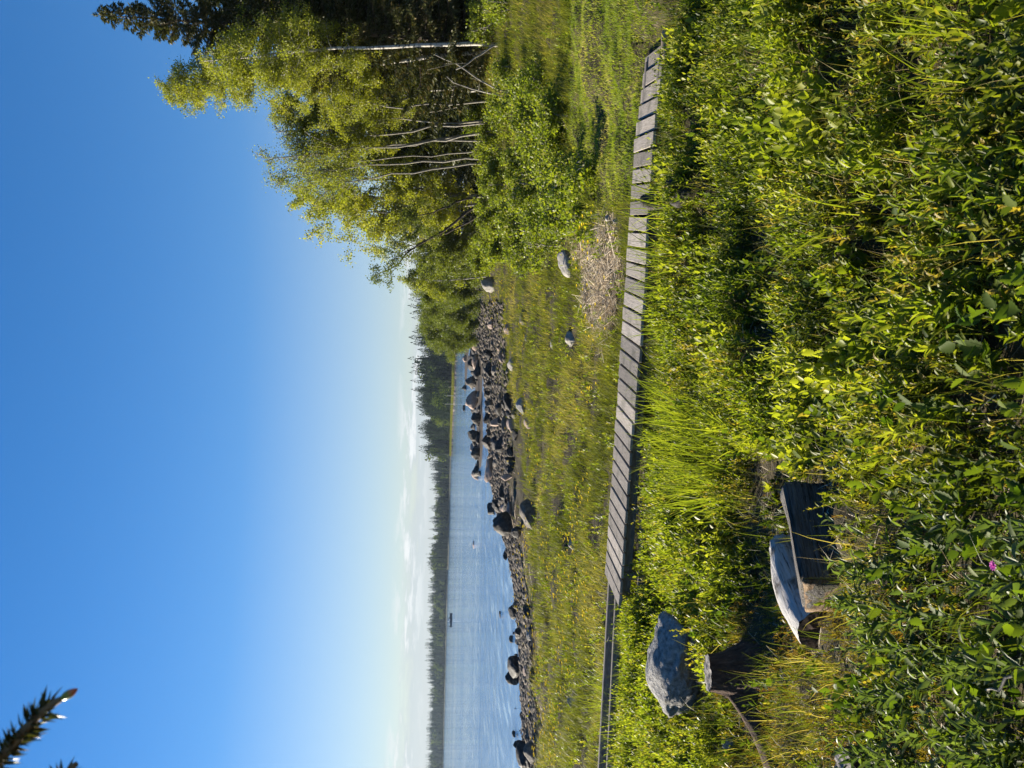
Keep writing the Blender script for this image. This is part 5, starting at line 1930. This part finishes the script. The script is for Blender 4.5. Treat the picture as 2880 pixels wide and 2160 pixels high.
# ------------------------------------------------------------------ young spruce just left of the camera, one twig in view
tx, ty = -1.75, .35
tz = float(zg(tx, ty))
SE = empty('spruce_tree', (tx, ty, tz), 'young spruce at the camera, only the needled tips of its twigs showing against the sky', 'tree')
g = Geo()
tube(g, np.array([[0, 0, -.1], [.02, .01, 1.2], [0, 0, 2.4], [.01, 0, 3.4]]), [.045, .035, .02, .006], 8)
g.build('trunk', M['bark_dark'], SE)
M['bud'] = leafmat('spruce_bud', [(0, (.16, .20, .03)), (.55, (.20, .22, .04)), (.8, (.45, .14, .07)), (1, (.5, .12, .06))], .25, .3, .6)
M['twigbark'] = solid('spruce_twig_bark', [(.3, (.09, .06, .03)), (.7, (.28, .19, .09))], 60, .8, bstr=.4, bdist=.002)
o3 = np.array([tx, ty, tz])


def twig(P, name, bud, dens=1500, nl=.015, r0=.0035):
    P = np.asarray(P)
    seg = np.concatenate([[0], np.cumsum(np.linalg.norm(np.diff(P, axis=0), axis=1))])
    g = Geo()
    nn = len(P)
    tube(g, P - o3, np.linspace(r0, .0021, nn), 7)
    o = g.build(name, M['twigbark'], SE)
    n = int(dens * seg[-1])
    q = RNG.random(n) * (seg[-1] - .012)
    C = np.stack([np.interp(q, seg, P[:, i]) for i in range(3)], 1)
    tan = nrm(np.stack([np.interp(q + .01, seg, P[:, i]) for i in range(3)], 1) - C + 1e-6)
    d = RNG.normal(size=(n, 3))
    d = nrm(d - (d * tan).sum(1, keepdims=True) * tan) + tan * .75
    g = Geo()
    leaves(g, C - o3, d, RNG.normal(size=(n, 3)), nl * 1.15 * RNG.uniform(.7, 1.15, n), .0021, .1 + RNG.random(n) * .85)
    e = g.build('needles', M['needle'], o)
    if bud:
        g = Geo()
        ax = nrm((P[-1] - P[-2])[None])[0]
        tt = np.linspace(0, 1, 10)
        Pb = P[-1] + np.outer(tt * .0135 - .001, ax)
        rb = .0031 * np.sin(np.pi * (tt * .86 + .12)) ** .8 + .0002
        tube(g, Pb - o3, rb, 10, np.repeat(np.linspace(.1, 1, 10), 10).tolist() + [.1, 1])
        g.build('bud', M['bud'], o)
    return o


def tpt(ix, iy, D):
    return np.array(at_depth(ix, iy, D))


A_ = [tpt(-420, 2150, .56), tpt(-150, 1830, .58), tpt(-30, 1672, .60), tpt(30, 1605, .60), tpt(75, 1552, .60), tpt(112, 1522, .60), tpt(135, 1508, .60)]
trunk_pt = o3 + np.array([.0, 0, CAM_H - tz + .55])
A_ = [trunk_pt, (trunk_pt + A_[0]) / 2 + [0, 0, .06]] + A_
t_ = np.linspace(0, len(A_) - 1, 40)
A_ = np.stack([np.interp(t_, range(len(A_)), np.array(A_)[:, i]) for i in range(3)], 1)
twig(A_, 'twig', True, 2600, r0=.007)
B_ = [A_[12], tpt(60, 1850, .60), tpt(120, 1700, .61), tpt(150, 1662, .61), tpt(165, 1650, .61)]
t_ = np.linspace(0, 4, 20)
B_ = np.stack([np.interp(t_, range(5), np.array(B_)[:, i]) for i in range(3)], 1)
twig(B_, 'twig', False, 2200)
for k in range(16):
    z = 1.0 + k * .15
    az = R(110 + RNG.uniform(0, 170))
    L = (3.5 - z) * .32 + .1
    out = np.array([math.cos(az), math.sin(az), 0])
    tt = np.linspace(0, 1, 8)[:, None]
    Pq = o3 + [0, 0, z] + out * L * tt + np.array([0, 0, 1]) * L * (.15 * tt + .1 * tt ** 2)
    twig(Pq, 'branch', False, 900, .018, .006)

# ------------------------------------------------------------------ haze over the bay
me = bpy.data.meshes.new('haze')
X0, X1, Y0, Y1, Z0, Z1 = -1500, 900, -40, 1700, -2.5, 60
me.from_pydata([(x_, y_, z_) for x_ in (X0, X1) for y_ in (Y0, Y1) for z_ in (Z0, Z1)], [], [(0, 1, 3, 2), (4, 6, 7, 5), (0, 4, 5, 1), (2, 3, 7, 6), (0, 2, 6, 4), (1, 5, 7, 3)])
me.update()
hz = bpy.data.objects.new('haze', me)
COL.objects.link(hz)
tag(hz, 'thin pale haze over the bay', 'haze', kind='stuff')
m, nt, out = newmat('haze')
v = nt.nodes.new('ShaderNodeVolumePrincipled')
v.inputs['Color'].default_value = (.62, .80, 1.0, 1)
v.inputs['Density'].default_value = .00008
v.inputs['Anisotropy'].default_value = .2
nt.links.new(v.outputs[0], out.inputs['Volume'])
me.materials.append(m)
